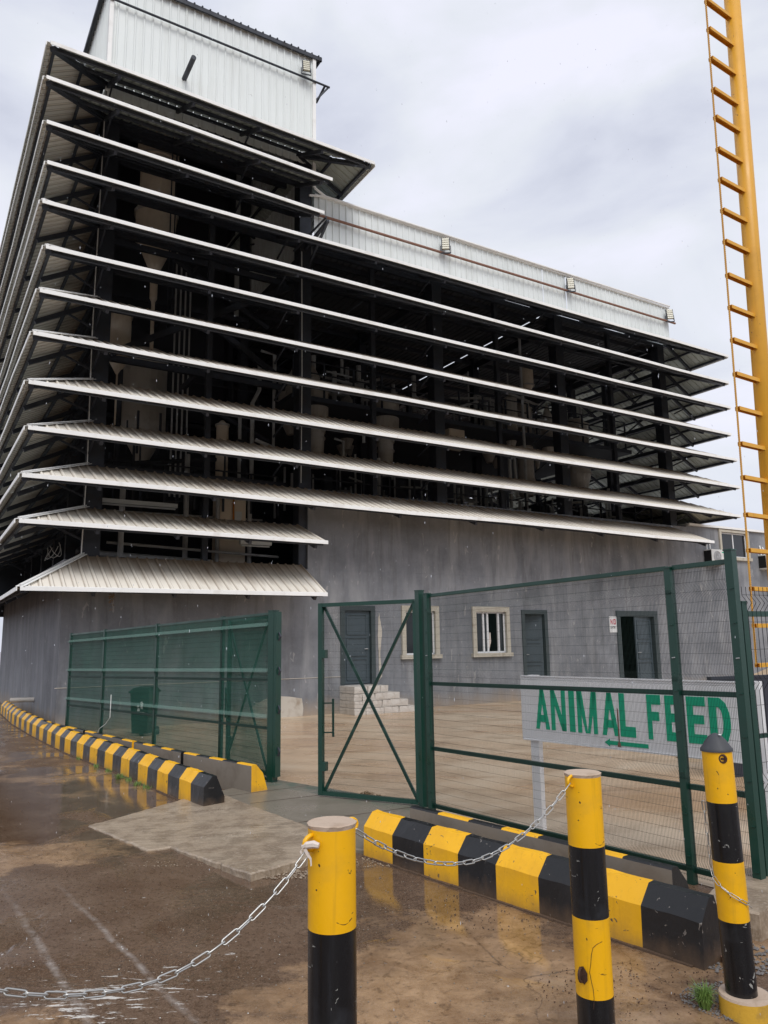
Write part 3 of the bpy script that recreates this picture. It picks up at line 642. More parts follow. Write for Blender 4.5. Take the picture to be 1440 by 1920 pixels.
mb = MB()
for k in range(28): mb.tube([(1.35 + k * .22, 1.40, 18.91), (1.35 + k * .22, 1.7, 18.93)], .026, 6)
mb.bar((1.3, 1.44, 18.84), (7.4, 1.44, 18.84), .05, .12); mb.bar((1.32, 1.4, 18.84), (1.32, 14, 18.84), .05, .12); mb.bar((7.36, 1.4, 18.84), (7.36, 14, 18.84), .05, .12); bb(mb, 'roof_edge_cap', M_steel)
mb = MB(); mb.bar((1.45, 1.50, 15.5), (1.45, 1.50, 18.8), .1, .1); mb.bar((7.17, 1.50, 14.9), (7.17, 1.50, 18.8), .1, .1); bb(mb, 'corner_trim', M_trim)
mb = MB(); mb.tube([(1.2, 1.42, 18.05), (7.65, 1.42, 18.02)], .032, 8); mb.bar((7.5, 1.42, 18.02), (7.5, 2.0, 17.85), .05); mb.bar((7.62, 1.42, 18.02), (7.3, 1.6, 17.6), .04); bb(mb, 'tower_pipe', M_steel)
mb = MB(); mb.tube([(3.37, 1.55, 16.62), (3.37, .72, 16.68)], .065, 12); bb(mb, 'black_vent_pipe', M_steel)
# parapet
clad(7.2, 22.48, 1.55, 12.95, 14.44)
mb = MB(); mb.bar((7.2, 1.52, 14.46), (22.52, 1.52, 14.46), .12, .04); bb(mb, 'parapet_cap', M_trim)
mb = MB(); mb.tube([(7.0, 1.44, 14.35), (7.5, 1.44, 14.47), (22.5, 1.44, 14.52)], .035, 6); mb.tube([(6.85, 1.3, 14.95), (7.15, 1.35, 14.55), (7.5, 1.44, 14.47)], .04, 6); bb(mb, 'parapet_gutter_pipe', M_trim)
mb = MB(); mb.tube([(7.2, 1.40, 13.80), (22.7, 1.40, 13.84)], .04, 8); bb(mb, 'parapet_pipe', M_rustp)
clad(1.6, 13.9, 22.48, 12.95, 14.44, 'y', 2.4, flip=1)
# corner cables and braces
mb = MB(); mb.tube([(1.40, 1.50, 3.8), (1.43, 1.5, 6), (1.39, 1.5, 9), (1.42, 1.5, 15)], .012, 5); mb.tube([(6.80, 1.5, 6), (6.82, 1.5, 9), (6.80, 1.5, 12.6)], .012, 5); bb(mb, 'cable', M_trim)
mb = MB(); mb.tube([(6.6, 1.6, 12.6), (6.9, .7, 13.0), (6.9, .2, 13.0)], .03, 6); mb.bar((6.9, .1, 12.85), (6.95, 1.6, 12.75), .08, .08); mb.bar((6.9, .1, 12.85), (6.95, 1.6, 12.0), .06, .06); bb(mb, 'canopy_outrigger', M_steel)

# ------------------------------------------------------------------ machinery standing inside the open floors
def vessel(name, label, x, y, prof, m, cat, group=None, extra=None, n=20):
    F = B @ T(x, y, prof[0][1])
    t = thing(name, label, cat, F, group)
    zb = prof[0][1]
    mb = MB(); mb.lathe((0, 0, 0), [(r, z - zb) for r, z in prof], n); build(mb, 'shell', m, t, F, smooth=False)
    for r, z in prof[1:-1]:
        if r > .15: mb = MB(); mb.lathe((0, 0, 0), [(r + .035, z - zb - .03), (r + .035, z - zb + .03), (r, z - zb + .03)], n); build(mb, 'flange', M_greytank, t, F)
    if extra: extra(t, F, zb)
    return t
def silo_extra(t, F, zb):
    mb = MB(); mb.lathe((0, 0, 0), [(0, 0), (.11, 0), (.11, .05), (0, .05)], 14); mb.v = [Matrix.Rotation(R(90), 4, 'X') @ v + Vector((.12, -.43, 12.6 - zb)) for v in mb.v]; build(mb, 'inspection_port', M_steel, t, F)
    mb = MB(); mb.tube([(.2, -.7, 10 - zb), (.2, -.7, 16.4 - zb)], .02, 5); mb.tube([(.32, -.7, 10 - zb), (.32, -.7, 16.4 - zb)], .02, 5); build(mb, 'riser_pipe', M_steel, t, F)
vessel('storage_hopper', 'tall tan hopper with a cone foot in the upper left floors', 3.22, 3.3, [(.05, 9.6), (.05, 11.0), (.10, 11.1), (.10, 11.5), (.14, 11.9), (.50, 12.75), (.55, 13.5), (.56, 13.55), (.47, 13.8), (.47, 15.1), (.56, 15.15), (.56, 16.1), (.47, 16.5), (.1, 16.8), (0, 16.8)], M_tan, 'hopper', extra=silo_extra)
vessel('dosing_tank', 'small tan cylindrical tank with a pointed cone beside the corner column', 2.35, 3.2, [(.03, 7.4), (.03, 8.75), (.06, 8.8), (.3, 9.25), (.3, 10.35), (.2, 10.5), (.06, 10.55), (0, 10.55)], M_tan, 'tank')
vessel('storage_hopper', 'wide grey vessel behind the left canopies under the tall tan hopper', 3.6, 5.4, [(.15, 7.0), (.62, 7.9), (.62, 10.0), (.5, 10.3), (.15, 10.4), (0, 10.4)], M_greytank, 'hopper')
vessel('filter_cylinder', 'pale tan vertical cylinder crossing two canopy gaps at left centre', 5.35, 3.6, [(.17, 5.6), (.17, 7.9), (.05, 8.05), (0, 8.05)], M_tan, 'tank')
vessel('mixer_drum', 'squat grey drum with pale foot by the second column', 8.3, 3.6, [(.2, 7.0), (.24, 7.9), (.24, 8.1), (.36, 8.3), (.37, 9.3), (0, 9.4)], M_greytank, 'drum', 'grey drums with pale feet behind the canopies')
vessel('mixer_drum', 'larger grey drum with pale foot, second from the left', 10.75, 3.6, [(.2, 7.0), (.25, 7.8), (.25, 8.1), (.44, 8.35), (.46, 9.4), (0, 9.5)], M_greytank, 'drum', 'grey drums with pale feet behind the canopies')
vessel('dosing_tank', 'small grey pointed tank high in the right hand bays', 16.9, 3.6, [(.05, 10.7), (.24, 11.0), (.24, 11.9), (.1, 12.0), (0, 12.0)], M_tan, 'tank')
vessel('storage_hopper', 'dull grey vertical tank near the right hand column', 20.3, 4.6, [(.35, 7.6), (.5, 8.2), (.5, 10.2), (.3, 10.4), (0, 10.45)], M_greytank, 'hopper')
vessel('storage_hopper', 'long narrow grey vessel left of the right hand grey tank', 17.2, 4.2, [(.25, 7.0), (.3, 7.6), (.3, 10.3), (.2, 10.5), (0, 10.5)], M_greytank, 'hopper')
F = B @ T(5.45, 3.2, 3.5); t = thing('duct', 'square tan duct standing behind the two lowest left canopies', 'duct', F)
mb = MB(); mb.box((-.36, -.3, 0), (.36, .3, 2.6)); build(mb, 'casing', M_tan, t, F)
mb = MB(); mb.tube([(-.44, -.34, 0), (-.44, -.34, 2.6)], .05, 8); mb.tube([(.46, -.34, 0), (.46, -.34, 2.6)], .06, 8); build(mb, 'side_pipe', M_galv, t, F)
mb = MB(); mb.tube([(0, -.34, 1.2), (0, -.34, 2.6)], .025, 6); build(mb, 'orange_pipe', M_orange, t, F)
mb = MB(); mb.box((.05, -.32, 1.5), (.24, -.302, 1.85)); build(mb, 'white_plate', M_tube, t, F)
F = B @ T(13.5, 3.6, 8.2); t = thing('control_box', 'flat tan box beside the middle column', 'box', F)
mb = MB(); mb.box((-.32, -.15, 0), (.32, .15, .95)); build(mb, 'casing', M_tan, t, F)
mb = MB(); mb.box((-.28, -.165, .05), (.28, -.151, .9)); build(mb, 'lid', M_tan, t, F)
for x0, x1, y, z0, z1, lab in ((1.85, 3.65, 1.95, 5.14, 5.06, 'long white fluorescent batten above the second lowest canopy'), (5.3, 6.15, 1.95, 4.34, 4.33, 'short white fluorescent batten above the lowest canopy')):
    F = B @ T((x0 + x1) / 2, y, z0); t = thing('batten_light', lab, 'light', F, 'white fluorescent battens on the lower left floor'); h = (x1 - x0) / 2
    mb = MB(); mb.box((-h, -.06, 0), (h, .06, .10)); build(mb, 'housing', M_tube, t, F)
    mb = MB(); mb.tube([(-h + .04, 0, -.03), (h - .04, 0, -.03)], .02, 6); build(mb, 'tube', M_tube, t, F)
# pipework, railings and braces, in rows
def pipe_run(name, label, cat, pieces, m=M_galv, group=None):
    P0 = pieces[0][0]; F = B @ T(P0[0][0], P0[0][1], min(p[2] for p in P0)); Fi = Matrix.Identity(4)
    t = thing(name, label, cat, F, group)
    for pts, r in pieces:
        mb = MB(); mb.tube(pts, r, 7); build(mb, 'pipe', m, t, B)
    return t
rr = random.Random(3)
pipe_run('pipework', 'thin vertical grey pipes rising beside the tall tan hopper', 'pipes', [([(4.0 + .14 * k, 3.9, 5.8), (4.0 + .14 * k, 3.9, 13.4 - .5 * k)], .025) for k in range(4)])
pipe_run('pipework', 'bent grey pipes between the left centre cylinder and second column', 'pipes', [([(6.0, 3, 6.0), (6.0, 3, 8.5), (6.2, 3, 8.9), (6.2, 3, 9.8)], .06), ([(6.6, 2.9, 7.0), (6.6, 2.9, 10.0), (6.2, 2.9, 10.05)], .04), ([(5.75, 3.3, 6.0), (5.75, 3.3, 8.2)], .05), ([(5.9, 2.5, 7.3), (6.6, 2.5, 7.1)], .05)])
pipe_run('pipework', 'grey hooked pipes between the two grey drums', 'pipes', [([(9.6, 3, 7.8), (9.6, 3, 8.3)], .05), ([(9.95, 3, 6.6), (9.95, 3, 8.3)], .06), ([(8.9, 3, 7.2), (8.9, 3, 7.75), (8.6, 3, 7.8)], .035), ([(9.3, 3, 6.2), (9.3, 3, 7.4)], .03)])
pipe_run('pipework', 'tall paired grey pipes left of the fourth column', 'pipes', [([(15.9, 2.8, 6.2), (15.9, 2.8, 12.6)], .05), ([(17.4, 2.8, 6.2), (17.4, 2.8, 12.6)], .05), ([(15.2, 2.8, 6.2), (15.2, 2.8, 8.4)], .06), ([(15.5, 2.8, 6.6), (15.4, 2.8, 8.2)], .05)])
pipe_run('pipework', 'horizontal pipes under the second lowest left canopy', 'pipes', [([(2.1, 2.3, 4.25), (6.6, 2.5, 4.12)], .035), ([(2.0, 2.6, 4.0), (4.8, 2.6, 3.9)], .08), ([(2.0, 3.4, 5.2), (6.5, 3.4, 5.25)], .03), ([(2.4, 2.2, 3.9), (2.4, 2.2, 5.9)], .07), ([(4.2, 3, 3.9), (4.2, 3, 6.8)], .07), ([(4.7, 3, 3.9), (4.7, 3, 6.0)], .05)])
pipe_run('pipework', 'slanting grey chute pipes across the dark left bay', 'pipes', [([(2.5, 3.2, 13.0), (6.6, 3.4, 11.0)], .08), ([(2.2, 3.4, 8.3), (6.6, 3.6, 8.6)], .07), ([(4.6, 3.4, 8.4), (6.7, 3.5, 7.6)], .06), ([(2.2, 3.4, 6.4), (5.2, 3.6, 6.9)], .06), ([(2.42, 3.2, 5.8), (2.42, 3.2, 8.9)], .07)], M_steel)
pipe_run('pipework', 'pipes and ducts visible under the left side canopies', 'pipes', [([(1.9, 3.0, 4.3), (1.9, 9, 4.3)], .09), ([(2.0, 3.5, 4.9), (1.8, 8, 4.8)], .05), ([(2.0, 2.6, 5.4), (1.8, 9, 5.6)], .07)], M_steel)
def railing(label, x0, x1, y, z, n):
    F = B @ T(x0, y, z); t = thing('railing', label, 'railing', F, 'guard rails on the open floors')
    for k in range(n + 1):
        x = (x1 - x0) * k / n; mb = MB(); mb.bar((x, 0, 0), (x, 0, 1.1), .05); build(mb, 'baluster', M_steel, t, F)
    for h in (.4, .75, 1.1):
        mb = MB(); mb.bar((0, 0, h), (x1 - x0, 0, h), .035); build(mb, 'rail', M_steel, t, F)
railing('dark guard rail on the middle floor from the second to the fourth column', 7.3, 16.4, 3.1, 9.0, 9)
railing('dark guard rail on the middle floor right of the fourth column', 16.8, 21.4, 3.1, 9.0, 4)
railing('dark guard rail across the left bay behind the tan cylinder', 4.4, 6.8, 4.6, 9.0, 3)
railing('dark guard rail on the lower floor above the grey wall', 7.4, 21.6, 2.3, 5.6, 16)
railing('dark guard rail of the lower left floor', 2.0, 6.7, 2.8, 5.3, 6)
F = B @ T(7.4, 2.6, 5.6); t = thing('machinery_row', 'cluttered row of dark pipes and motors just above the grey wall', 'machinery', F)
mb = MB()
for k in range(120):
    x = rr.uniform(.1, 14.2); y = rr.uniform(0, 3.5); z = rr.uniform(0, .6); h = rr.uniform(.3, 1.6)
    if rr.random() < .6: mb.tube([(x, y, z), (x, y, z + h)], rr.choice((.03, .04, .06)), 6)
    else: mb.tube([(x, y, z + h * .5), (x + rr.uniform(.4, 1.5), y, z + h * .5 + rr.uniform(-.2, .2))], rr.choice((.03, .05)), 6)
build(mb, 'pipe_cluster', M_galv, t, F, kind='stuff')
mb = MB()
for k in range(22):
    x = rr.uniform(.1, 14); y = rr.uniform(.3, 4); s = rr.uniform(.2, .5); mb.box((x, y, 0), (x + s, y + s, rr.uniform(.4, 1.5)))
build(mb, 'motor_housing', M_steel, t, F, kind='stuff')
F = B @ T(2.0, 2.6, 5.0); t = thing('machinery_row', 'jumble of dark pipes on the lower left floor above the canopy', 'machinery', F)
mb = MB()
for k in range(46):
    x = rr.uniform(.1, 4.6); y = rr.uniform(0, 3.5); z = rr.choice((0, 1.0, 1.9)) + rr.uniform(0, .3); h = rr.uniform(.3, 1.3)
    if rr.random() < .6: mb.tube([(x, y, z), (x, y, z + h)], rr.choice((.025, .035, .05)), 6)
    else: mb.tube([(x, y, z + h * .5), (min(4.6, x + rr.uniform(.4, 1.5)), y, z + h * .5 + rr.uniform(-.2, .2))], rr.choice((.025, .04)), 6)
build(mb, 'pipe_cluster', M_steel, t, F, kind='stuff')

# ------------------------------------------------------------------ things fixed to the building
def floodlight(x, z, label, y=1.25, tilt=12, sc_=1.0, az=0):
    F = B @ T(x, y, z, R(az)) @ Matrix.Rotation(R(-tilt), 4, 'X') @ Matrix.Scale(sc_ * .78, 4)
    t = thing('floodlight', label, 'floodlight', F, 'floodlights on the white cladding')
    mb = MB(); mb.box((-.17, .0, 0), (-.14, .08, .56)); mb.box((.14, .0, 0), (.17, .08, .56)); mb.box((-.139, .05, .02), (.139, .075, .54)); build(mb, 'housing', M_steel, t, F)
    for k in range(5):
        mb = MB(); mb.box((-.135, -.03, .02 + k * .108), (.135, .045, .098 + k * .108)); build(mb, 'lamp_bar', M_led, t, F)
    mb = MB(); mb.bar((-.2, .1, .25), (-.2, .1, -.1), .03); mb.bar((.2, .1, .25), (.2, .1, -.1), .03); mb.bar((-.2, .1, -.1), (.2, .1, -.1), .04); build(mb, 'bracket', M_steel, t, F)
floodlight(11.62, 13.86, 'barred floodlight on the long parapet nearest the tower', az=-35)
floodlight(17.0, 13.86, 'barred floodlight at the middle of the long parapet', az=-35)
floodlight(22.25, 13.88, 'barred floodlight at the right end of the long parapet', az=-35)
floodlight(6.82, 18.12, 'barred floodlight at the top right corner of the white tower', az=-15, sc_=.9)
def ac_unit(x, z, label, yy=1.5):
    F = B @ T(x, yy - .17, z); t = thing('air_conditioner', label, 'air conditioner', F, 'air conditioner units on the grey wall')
    mb = MB(); mb.box((-.42, -.16, 0), (.42, .16, .56)); build(mb, 'casing', M_ac, t, F)
    mb = MB(); mb.box((-.435, -.15, .04), (-.421, .15, .52)); build(mb, 'side_grille', M_void, t, F)
    mb = MB(); mb.lathe((0, 0, 0), [(0, 0), (.06, .0), (.065, .01)], 16); mb.lathe((0, 0, 0), [(.19, 0), (.21, .015), (.23, 0)], 24)
    for k in range(12):
        a = k * math.pi / 6; mb.bar((.06 * math.cos(a), .06 * math.sin(a), .004), (.2 * math.cos(a), .2 * math.sin(a), .004), .012, .006)
    mb.v = [Matrix.Rotation(R(90), 4, 'X') @ v + Vector((-.08, -.165, .28)) for v in mb.v]; build(mb, 'fan_grille', M_galv, t, F)
    mb = MB(); mb.lathe((0, 0, 0), [(0, 0), (.2, 0), (.2, .004)], 20); mb.v = [Matrix.Rotation(R(90), 4, 'X') @ v + Vector((-.08, -.161, .28)) for v in mb.v]; build(mb, 'fan_opening', M_galv, t, F)
    mb = MB(); mb.box((.2, -.166, .44), (.38, -.161, .48)); build(mb, 'badge', M_lett, t, F)
    mb = MB(); mb.bar((-.3, .0, -.03), (-.3, .19, -.03), .03); mb.bar((.3, 0, -.03), (.3, .19, -.03), .03); build(mb, 'bracket', M_galv, t, F)
    mb = MB(); mb.tube([(-.3, .1, .56), (-.32, .1, .8), (-.28, .15, .95)], .025, 6); mb.tube([(-.1, .1, .56), (-.12, .1, .75), (-.1, .15, .9)], .025, 6); build(mb, 'hose', M_trim, t, F)
ac_unit(23.95, 4.5, 'white air conditioner beneath the end of the lowest long canopy', 1.6)
ac_unit(27.35, 4.45, 'white air conditioner cut by the right edge, below the annex window', 1.6)
# annex continuing to the right
ann = thing('grey_annex', 'lower grey rendered building joined to the right end of the mill, with one sliding window', 'building', B @ T(22.6, 1.6, 0))
WA = (24.62, 26.25, 4.86, 5.82)
wall_panel('wall', 22.62, 40, 1.60, -.05, 5.93, [WA], parent=ann)
mb = MB(); mb.box((39.8, 1.81, -.05), (40, 12, 5.93)); mb.box((22.62, 11.8, -.05), (39.79, 12, 5.93)); build(mb, 'rear_walls', M_wall, ann, B)
mb = MB(); mb.box((22.7, 1.5, 5.94), (40.1, 12.1, 6.02)); build(mb, 'roof', M_trim, ann, B)
mb = MB(); a, b, c, d = WA; t_ = .12
mb.box((a - t_, 1.54, d), (b + t_, 1.62, d + t_ * .8)); mb.box((a - t_, 1.54, c), (a, 1.62, d - .001)); mb.box((b, 1.54, c), (b + t_, 1.62, d - .001)); f = build(mb, 'window', M_frame, ann, B)
mb = MB(); mb.box((a - t_ - .04, 1.50, c - .12), (b + t_ + .04, 1.63, c - .001)); build(mb, 'window_sill', M_frame, f, B)
mb = MB(); y = 1.66
for p, q in (((a, c + .02), (b, c + .02)), ((a, d - .03), (b, d - .03)), ((a + .02, c), (a + .02, d)), ((b - .02, c), (b - .02, d)), (((a + b) / 2, c), ((a + b) / 2, d))): mb.bar((p[0], y, p[1]), (q[0], y, q[1]), .05, .05)
build(mb, 'sash', M_alu, f, B)
for p, q in ((a + .03, (a+b)/2 - .03), ((a+b)/2 + .03, b - .03)):
    mb = MB(); mb.box((p, y - .003, c + .045), (q, y + .003, d - .055)); build(mb, 'pane', M_glass, f, B)
mb = MB(); mb.face([(a-.2,1.82,c-.2),(b+.2,1.82,c-.2),(b+.2,1.82,d+.2),(a-.2,1.82,d+.2)]); build(mb, 'dark_room', M_void, ann, B)

# ------------------------------------------------------------------ striped concrete barriers
BP = [(0, 0), (0.004, .24), (.10, .352), (.155, .356), (.25, .12), (.25, 0)]     # profile: (across, up), front face at 0
def barrier(label, p, q, n, first, group, mats, h=1.0, flip=False, bare_front=False):
    """p..q front foot line; n painted bands; the far side of the profile lies to the left of p->q unless flipped"""
    F = along(p, q); L = math.hypot(q[0] - p[0], q[1] - p[1]); s = -1 if flip else 1
    t = thing('concrete_barrier', label, 'barrier', F, group)
    rr_ = random.Random(hash(label) % 1000 + n)
    sub = max(1, round(L / n / .1)); xs_ = []
    for k in range(n):
        for j in range(sub): xs_.append(((k + j / sub) * L / n, k, j == 0))
    xs_.append((L, n, True))
    mb = MB(); rings = []
    prof = [(a * s, b * h) for a, b in BP]
    for x, k, e in xs_:
        rings.append([Vector((x + (rr_.uniform(-.004, .004) if e and 0 < x < L else 0), a + rr_.uniform(-.004, .004), b + (rr_.uniform(-.004, .004) if b else 0))) for a, b in prof])
    m_ = len(prof)
    for r in rings: mb.v += r
    for i in range(len(rings) - 1):
        k = min(n - 1, xs_[i][1]); mi = (k + first) % 2
        for j in range(m_ - 1):
            f = (i*m_+j, (i+1)*m_+j, (i+1)*m_+j+1, i*m_+j+1)
            mb.f.append(f if not flip else f[::-1]); mb.uv.append(None)
            mb.m.append(2 if (bare_front and j <= 0 or bare_front and j == 1 and False) else mi)
    for i0, mi in ((0, first % 2), (len(rings) - 1, (n - 1 + first) % 2)):
        f = tuple(i0 * m_ + j for j in range(m_)); mb.f.append(f[::-1] if (i0 == 0) != flip else f); mb.m.append(mi); mb.uv.append(None)
    build(mb, 'body', mats, t, F)
    mb = MB()      # thin lip of dirt and mortar along the foot
    for k in range(int(L / .12)):
        x = k * .12; mb.bar((x, -s*.004, .004), (x + .13, -s*(.004 + rr_.uniform(0, .012)), .004), .03, rr_.uniform(.008, .02))
    build(mb, 'mortar_foot', M_mudfoot, t, F, kind='stuff')
    return t
YB = [M_yel2, M_blk2, M_conc]
barrier('yellow and black kerb barrier in front of the right fence, nearest the bollards', (-.22, 6.95), (1.722, 4.564), 8, 0, 'painted kerb barriers', YB)
# left row, following the bend
lp = [(-2.05, 8.88), (-3.81, 11.36), (-5.62, 13.78), (-7.35, 16.35), (-9.05, 19.0), (-10.75, 21.9)]
labs = ['yellow and black kerb barrier whose black end touches the concrete ramp', 'second kerb barrier from the ramp in the left row', 'third kerb barrier from the ramp, beside the grey wall corner', 'fourth kerb barrier from the ramp, along the streaked side wall', 'farthest kerb barrier of the left row, cut by the photo edge']
for k, (a, b) in enumerate(zip(lp, lp[1:])):
    L = math.dist(a, b); n = 8; barrier(labs[k], a, b, n, 1, 'painted kerb barriers', YB, flip=True)
# back row: unpainted vertical face towards the road
def back_barrier(label, p, q, n, first, ends):
    F = along(p, q); L = math.dist(p, q); t = thing('concrete_barrier', label, 'barrier', F, 'unpainted backs of barriers along the fence')
    mb = MB(); prof = [(0, 0), (0, .34), (.012, .352), (.07, .352), (.17, .24), (.25, .0)]; m_ = len(prof); N_ = n * 3
    for i in range(N_ + 1):
        x = L * i / N_; mb.v += [Vector((x, a, b)) for a, b in prof]
    for i in range(N_):
        mi = (i // 3 + first) % 2
        for j in range(m_ - 1):
            mb.f.append((i*m_+j, (i+1)*m_+j, (i+1)*m_+j+1, i*m_+j+1)); mb.m.append(2 if j == 0 else mi); mb.uv.append(None)
    for i0, mi in ((0, ends[0]), (N_, ends[1])):
        f = tuple(i0 * m_ + j for j in range(m_)); mb.f.append(f[::-1] if i0 == 0 else f); mb.m.append(mi); mb.uv.append(None)
    build(mb, 'body', YB, t, F)
    mb = MB()
    for k in range(3): mb.lathe((L * (.2 + .3 * k), -.001, .2), [(0, 0), (.02, 0)], 8)
back_barrier('bare grey back of the barrier at the foot of the right fence, black end', (.19, 7.19), (1.80, 5.20), 7, 1, (1, 1))
lb = [((-6.9, 15.75), (-5.36, 13.92), 1, (2, 1)), ((-5.30, 13.85), (-3.95, 12.25), 0, (1, 0)), ((-3.90, 12.19), (-2.86, 10.98), 1, (0, 1)), ((-2.80, 10.90), (-1.66, 9.70), 0, (1, 0))]
ll = ['grey barrier back at the far left end of the netted fence', 'second grey barrier back from the far end of the netted fence', 'grey barrier back below the wheeled bin, with black end', 'grey barrier back with a yellow rounded end beside the open gateway']
for (p, q, fi, en), la in zip(lb, ll): back_barrier(la, p, q, 5, fi, en)

# ------------------------------------------------------------------ fences and gates
FOLDS = [2.13, 1.47, .76, .12]
def prof_y(z, folds, dep=.04, hw=.055):
    for zf in folds:
        if abs(z - zf) < hw: return -dep * (1 - abs(z - zf) / hw)
    return 0.0
def mesh_wires(L, z0, z1, folds, sx=.0127, sz=.0762, r=.0016, topz=None, x0=0.0, wide=None):
    """welded mesh: vertical wires that follow the folds and straight horizontal ones"""
    mb = MB(); ks = sorted({z0, z1, *[z for zf in folds for z in (zf - .055, zf, zf + .055) if z0 < z < z1]})
    n = int(L / sx)
    for i in range(n + 1):
        x = x0 + i * sx + random.uniform(-.0006, .0006); sc1 = 1.0 if topz is None else (topz(x) / z1)
        b = len(mb.v); jy = 0
        for z in ks:
            y = prof_y(z, folds); zz = z * sc1
            mb.v += [Vector((x - r, y + r * .6, zz)), Vector((x + r, y + r * .6, zz)), Vector((x, y - r, zz))]
        for k in range(len(ks) - 1):
            for j in range(3): mb.f.append((b+3*k+j, b+3*k+(j+1)%3, b+3*k+3+(j+1)%3, b+3*k+3+j)); mb.m.append(0); mb.uv.append(None)
    z = z0 + .01
    while z < z1 + .001:
        y = prof_y(z, folds) - r * 1.8; 
        za = z * (1 if topz is None else topz(x0) / z1); zb = z * (1 if topz is None else topz(x0 + L) / z1)
        mb.tube([(x0, y, za), (x0 + L, y, zb)], max(r * .9, .0010), 4); z += sz
    return mb
def net_sheet(L, z0, z1, folds, x0=0.0, topz=None, off=.012):
    mb = MB(); ks = sorted({z0, z1, *[z for zf in folds for z in (zf - .055, zf, zf + .055) if z0 < z < z1]}); nx = max(1, int(L / .5))
    for i in range(nx):
        a, b = x0 + L * i / nx, x0 + L * (i + 1) / nx
        sa = 1 if topz is None else topz(a) / z1; sb = 1 if topz is None else topz(b) / z1
        for p, q in zip(ks, ks[1:]):
            mb.face([(a, prof_y(p, folds) + off, p * sa), (b, prof_y(p, folds) + off, p * sb), (b, prof_y(q, folds) + off, q * sb), (a, prof_y(q, folds) + off, q * sa)])
    return mb
A_, C_, D_ = (.436, 8.705), (2.55, 5.634), (-1.512, 10.412)
# right hand fence
F = along(A_, C_); t = thing('mesh_fence', 'dark green folded wire mesh fence in front of the white sign board', 'fence', F); L = math.dist(A_, C_)
def post(x, h, wd, t, F, y=0.0, name='post', cap=True):
    mb = MB(); mb.box((x - wd/2, y - wd/2, 0), (x + wd/2, y + wd/2, h)); o = build(mb, name, M_green, t, F)
    if cap:
        mb = MB(); mb.box((x - wd/2 - .004, y - wd/2 - .004, h + .0005), (x + wd/2 + .004, y + wd/2 + .004, h + .012)); build(mb, 'post_cap', M_green, o, F)
    return o
post(.06, 2.33, .06, t, F); post(3.20, 2.345, .055, t, F, .0); post(3.73, 2.43, .062, t, F)
def rail(x0, x1, za, zb, t, F, wd=.038, y=.02, name='rail'):
    mb = MB(); mb.bar((x0, y, za), (x1, y, zb), wd, wd); build(mb, name, M_green, t, F)
for a, b in ((.092, 3.17), (3.23, 3.70)):
    for z in (2.31, 1.345, .655, .06): rail(a, b, z + .012 * a, z + .012 * b, t, F)
b_ = mesh_wires(3.60, .05, 2.31, FOLDS, r=.0012, x0=.10, topz=lambda x: 2.30 + .012 * x); build(b_, 'wire_mesh', M_wire, t, F, kind='stuff')
for x in (3.20, 3.73, .06):
    for z in (2.15, 1.9, 1.65, 1.4, 1.1, .8, .5, .2):
        mb = MB(); mb.tube([(x - .006, -.034, z), (x + .022, -.036, z + .003)], .004, 5); build(mb, 'clip', M_green if int(z * 20) % 3 else M_galv, t, F)
# gate posts and leaves
t = thing('gate_post', 'dark green square post where the right gate leaf hangs', 'post', T(A_[0] - .05, A_[1] + .04, 0, F.to_euler().z), 'square green gate posts'); Fp = WM[t.name]
post(0, 2.37, .075, t, Fp)
def gate_leaf(label, hinge, end, z0, z1, folds, net=False, handle_x=None, open_side=-1, nh=None):
    F = along(hinge, end); L = math.dist(hinge, end); t = thing('gate_leaf', label, 'gate', F, 'green mesh gate leaves')
    mb = MB(); wd = .045
    mb.bar((0, 0, z0), (L, 0, z0), wd); mb.bar((0, 0, z1), (L, 0, z1), wd); mb.bar((0, 0, z0), (0, 0, z1), wd); mb.bar((L, 0, z0 - wd/2), (L, 0, z1 + wd/2), wd * 1.25); build(mb, 'frame', M_green, t, F)
    for p, q in (((.02, z0), (L - .02, z1)), ((.02, z1), (L - .02, z0))):
        mb = MB(); mb.bar((p[0], -.028 * open_side, p[1]), (q[0], -.028 * open_side, q[1]), .034, .02, upv=(0, 1, 0)); build(mb, 'brace', M_green, t, F)
    mb = mesh_wires(L - .06, z0 + .02, z1 - .02, folds, r=.0012, x0=.03); 
    if open_side < 0: mb.v = [Vector((p.x, -p.y, p.z)) for p in mb.v]
    build(mb, 'wire_mesh', M_wire, t, F, kind='stuff')
    mb = MB(); hx = L - .11; zc = z0 + .85
    mb.tube([(hx, -.09 * open_side, zc - .22), (hx, -.09 * open_side, zc + .22)], .014, 8); mb.bar((hx, -.09 * open_side, zc - .17), (L, -.02 * open_side, zc - .17), .015); mb.bar((hx, -.09 * open_side, zc + .17), (L, -.02 * open_side, zc + .17), .015); build(mb, 'handle', M_green, t, F)
    for z in (z0 + .3, z0 + 1.6):
        mb = MB(); mb.box((L - .075, -.03, z - .05), (L - .028, .03, z + .05)); build(mb, 'lug', M_green, t, F)
    for z in (z0 + .25, z1 - .3):
        mb = MB(); mb.tube([(-.03, 0, z - .05), (-.03, 0, z + .05)], .018, 8); build(mb, 'hinge', M_green, t, F)
    return t
gate_leaf('right gate leaf with crossed braces, swung nearly shut', (A_[0] - .10, A_[1] + .07), (-.785, 9.40), .075, 2.26, [2.16, 1.5, .82, .16], open_side=1)
t = thing('gate_post', 'thick dark green post at the right end of the netted fence', 'post', T(*D_, 0, R(-35)), 'square green gate posts'); Fp = WM[t.name]
post(0, 2.24, .10, t, Fp)
mb = MB(); mb.box((.055, -.05, .1), (.10, .05, 2.23)); build(mb, 'latch_strip', M_green, t, Fp)
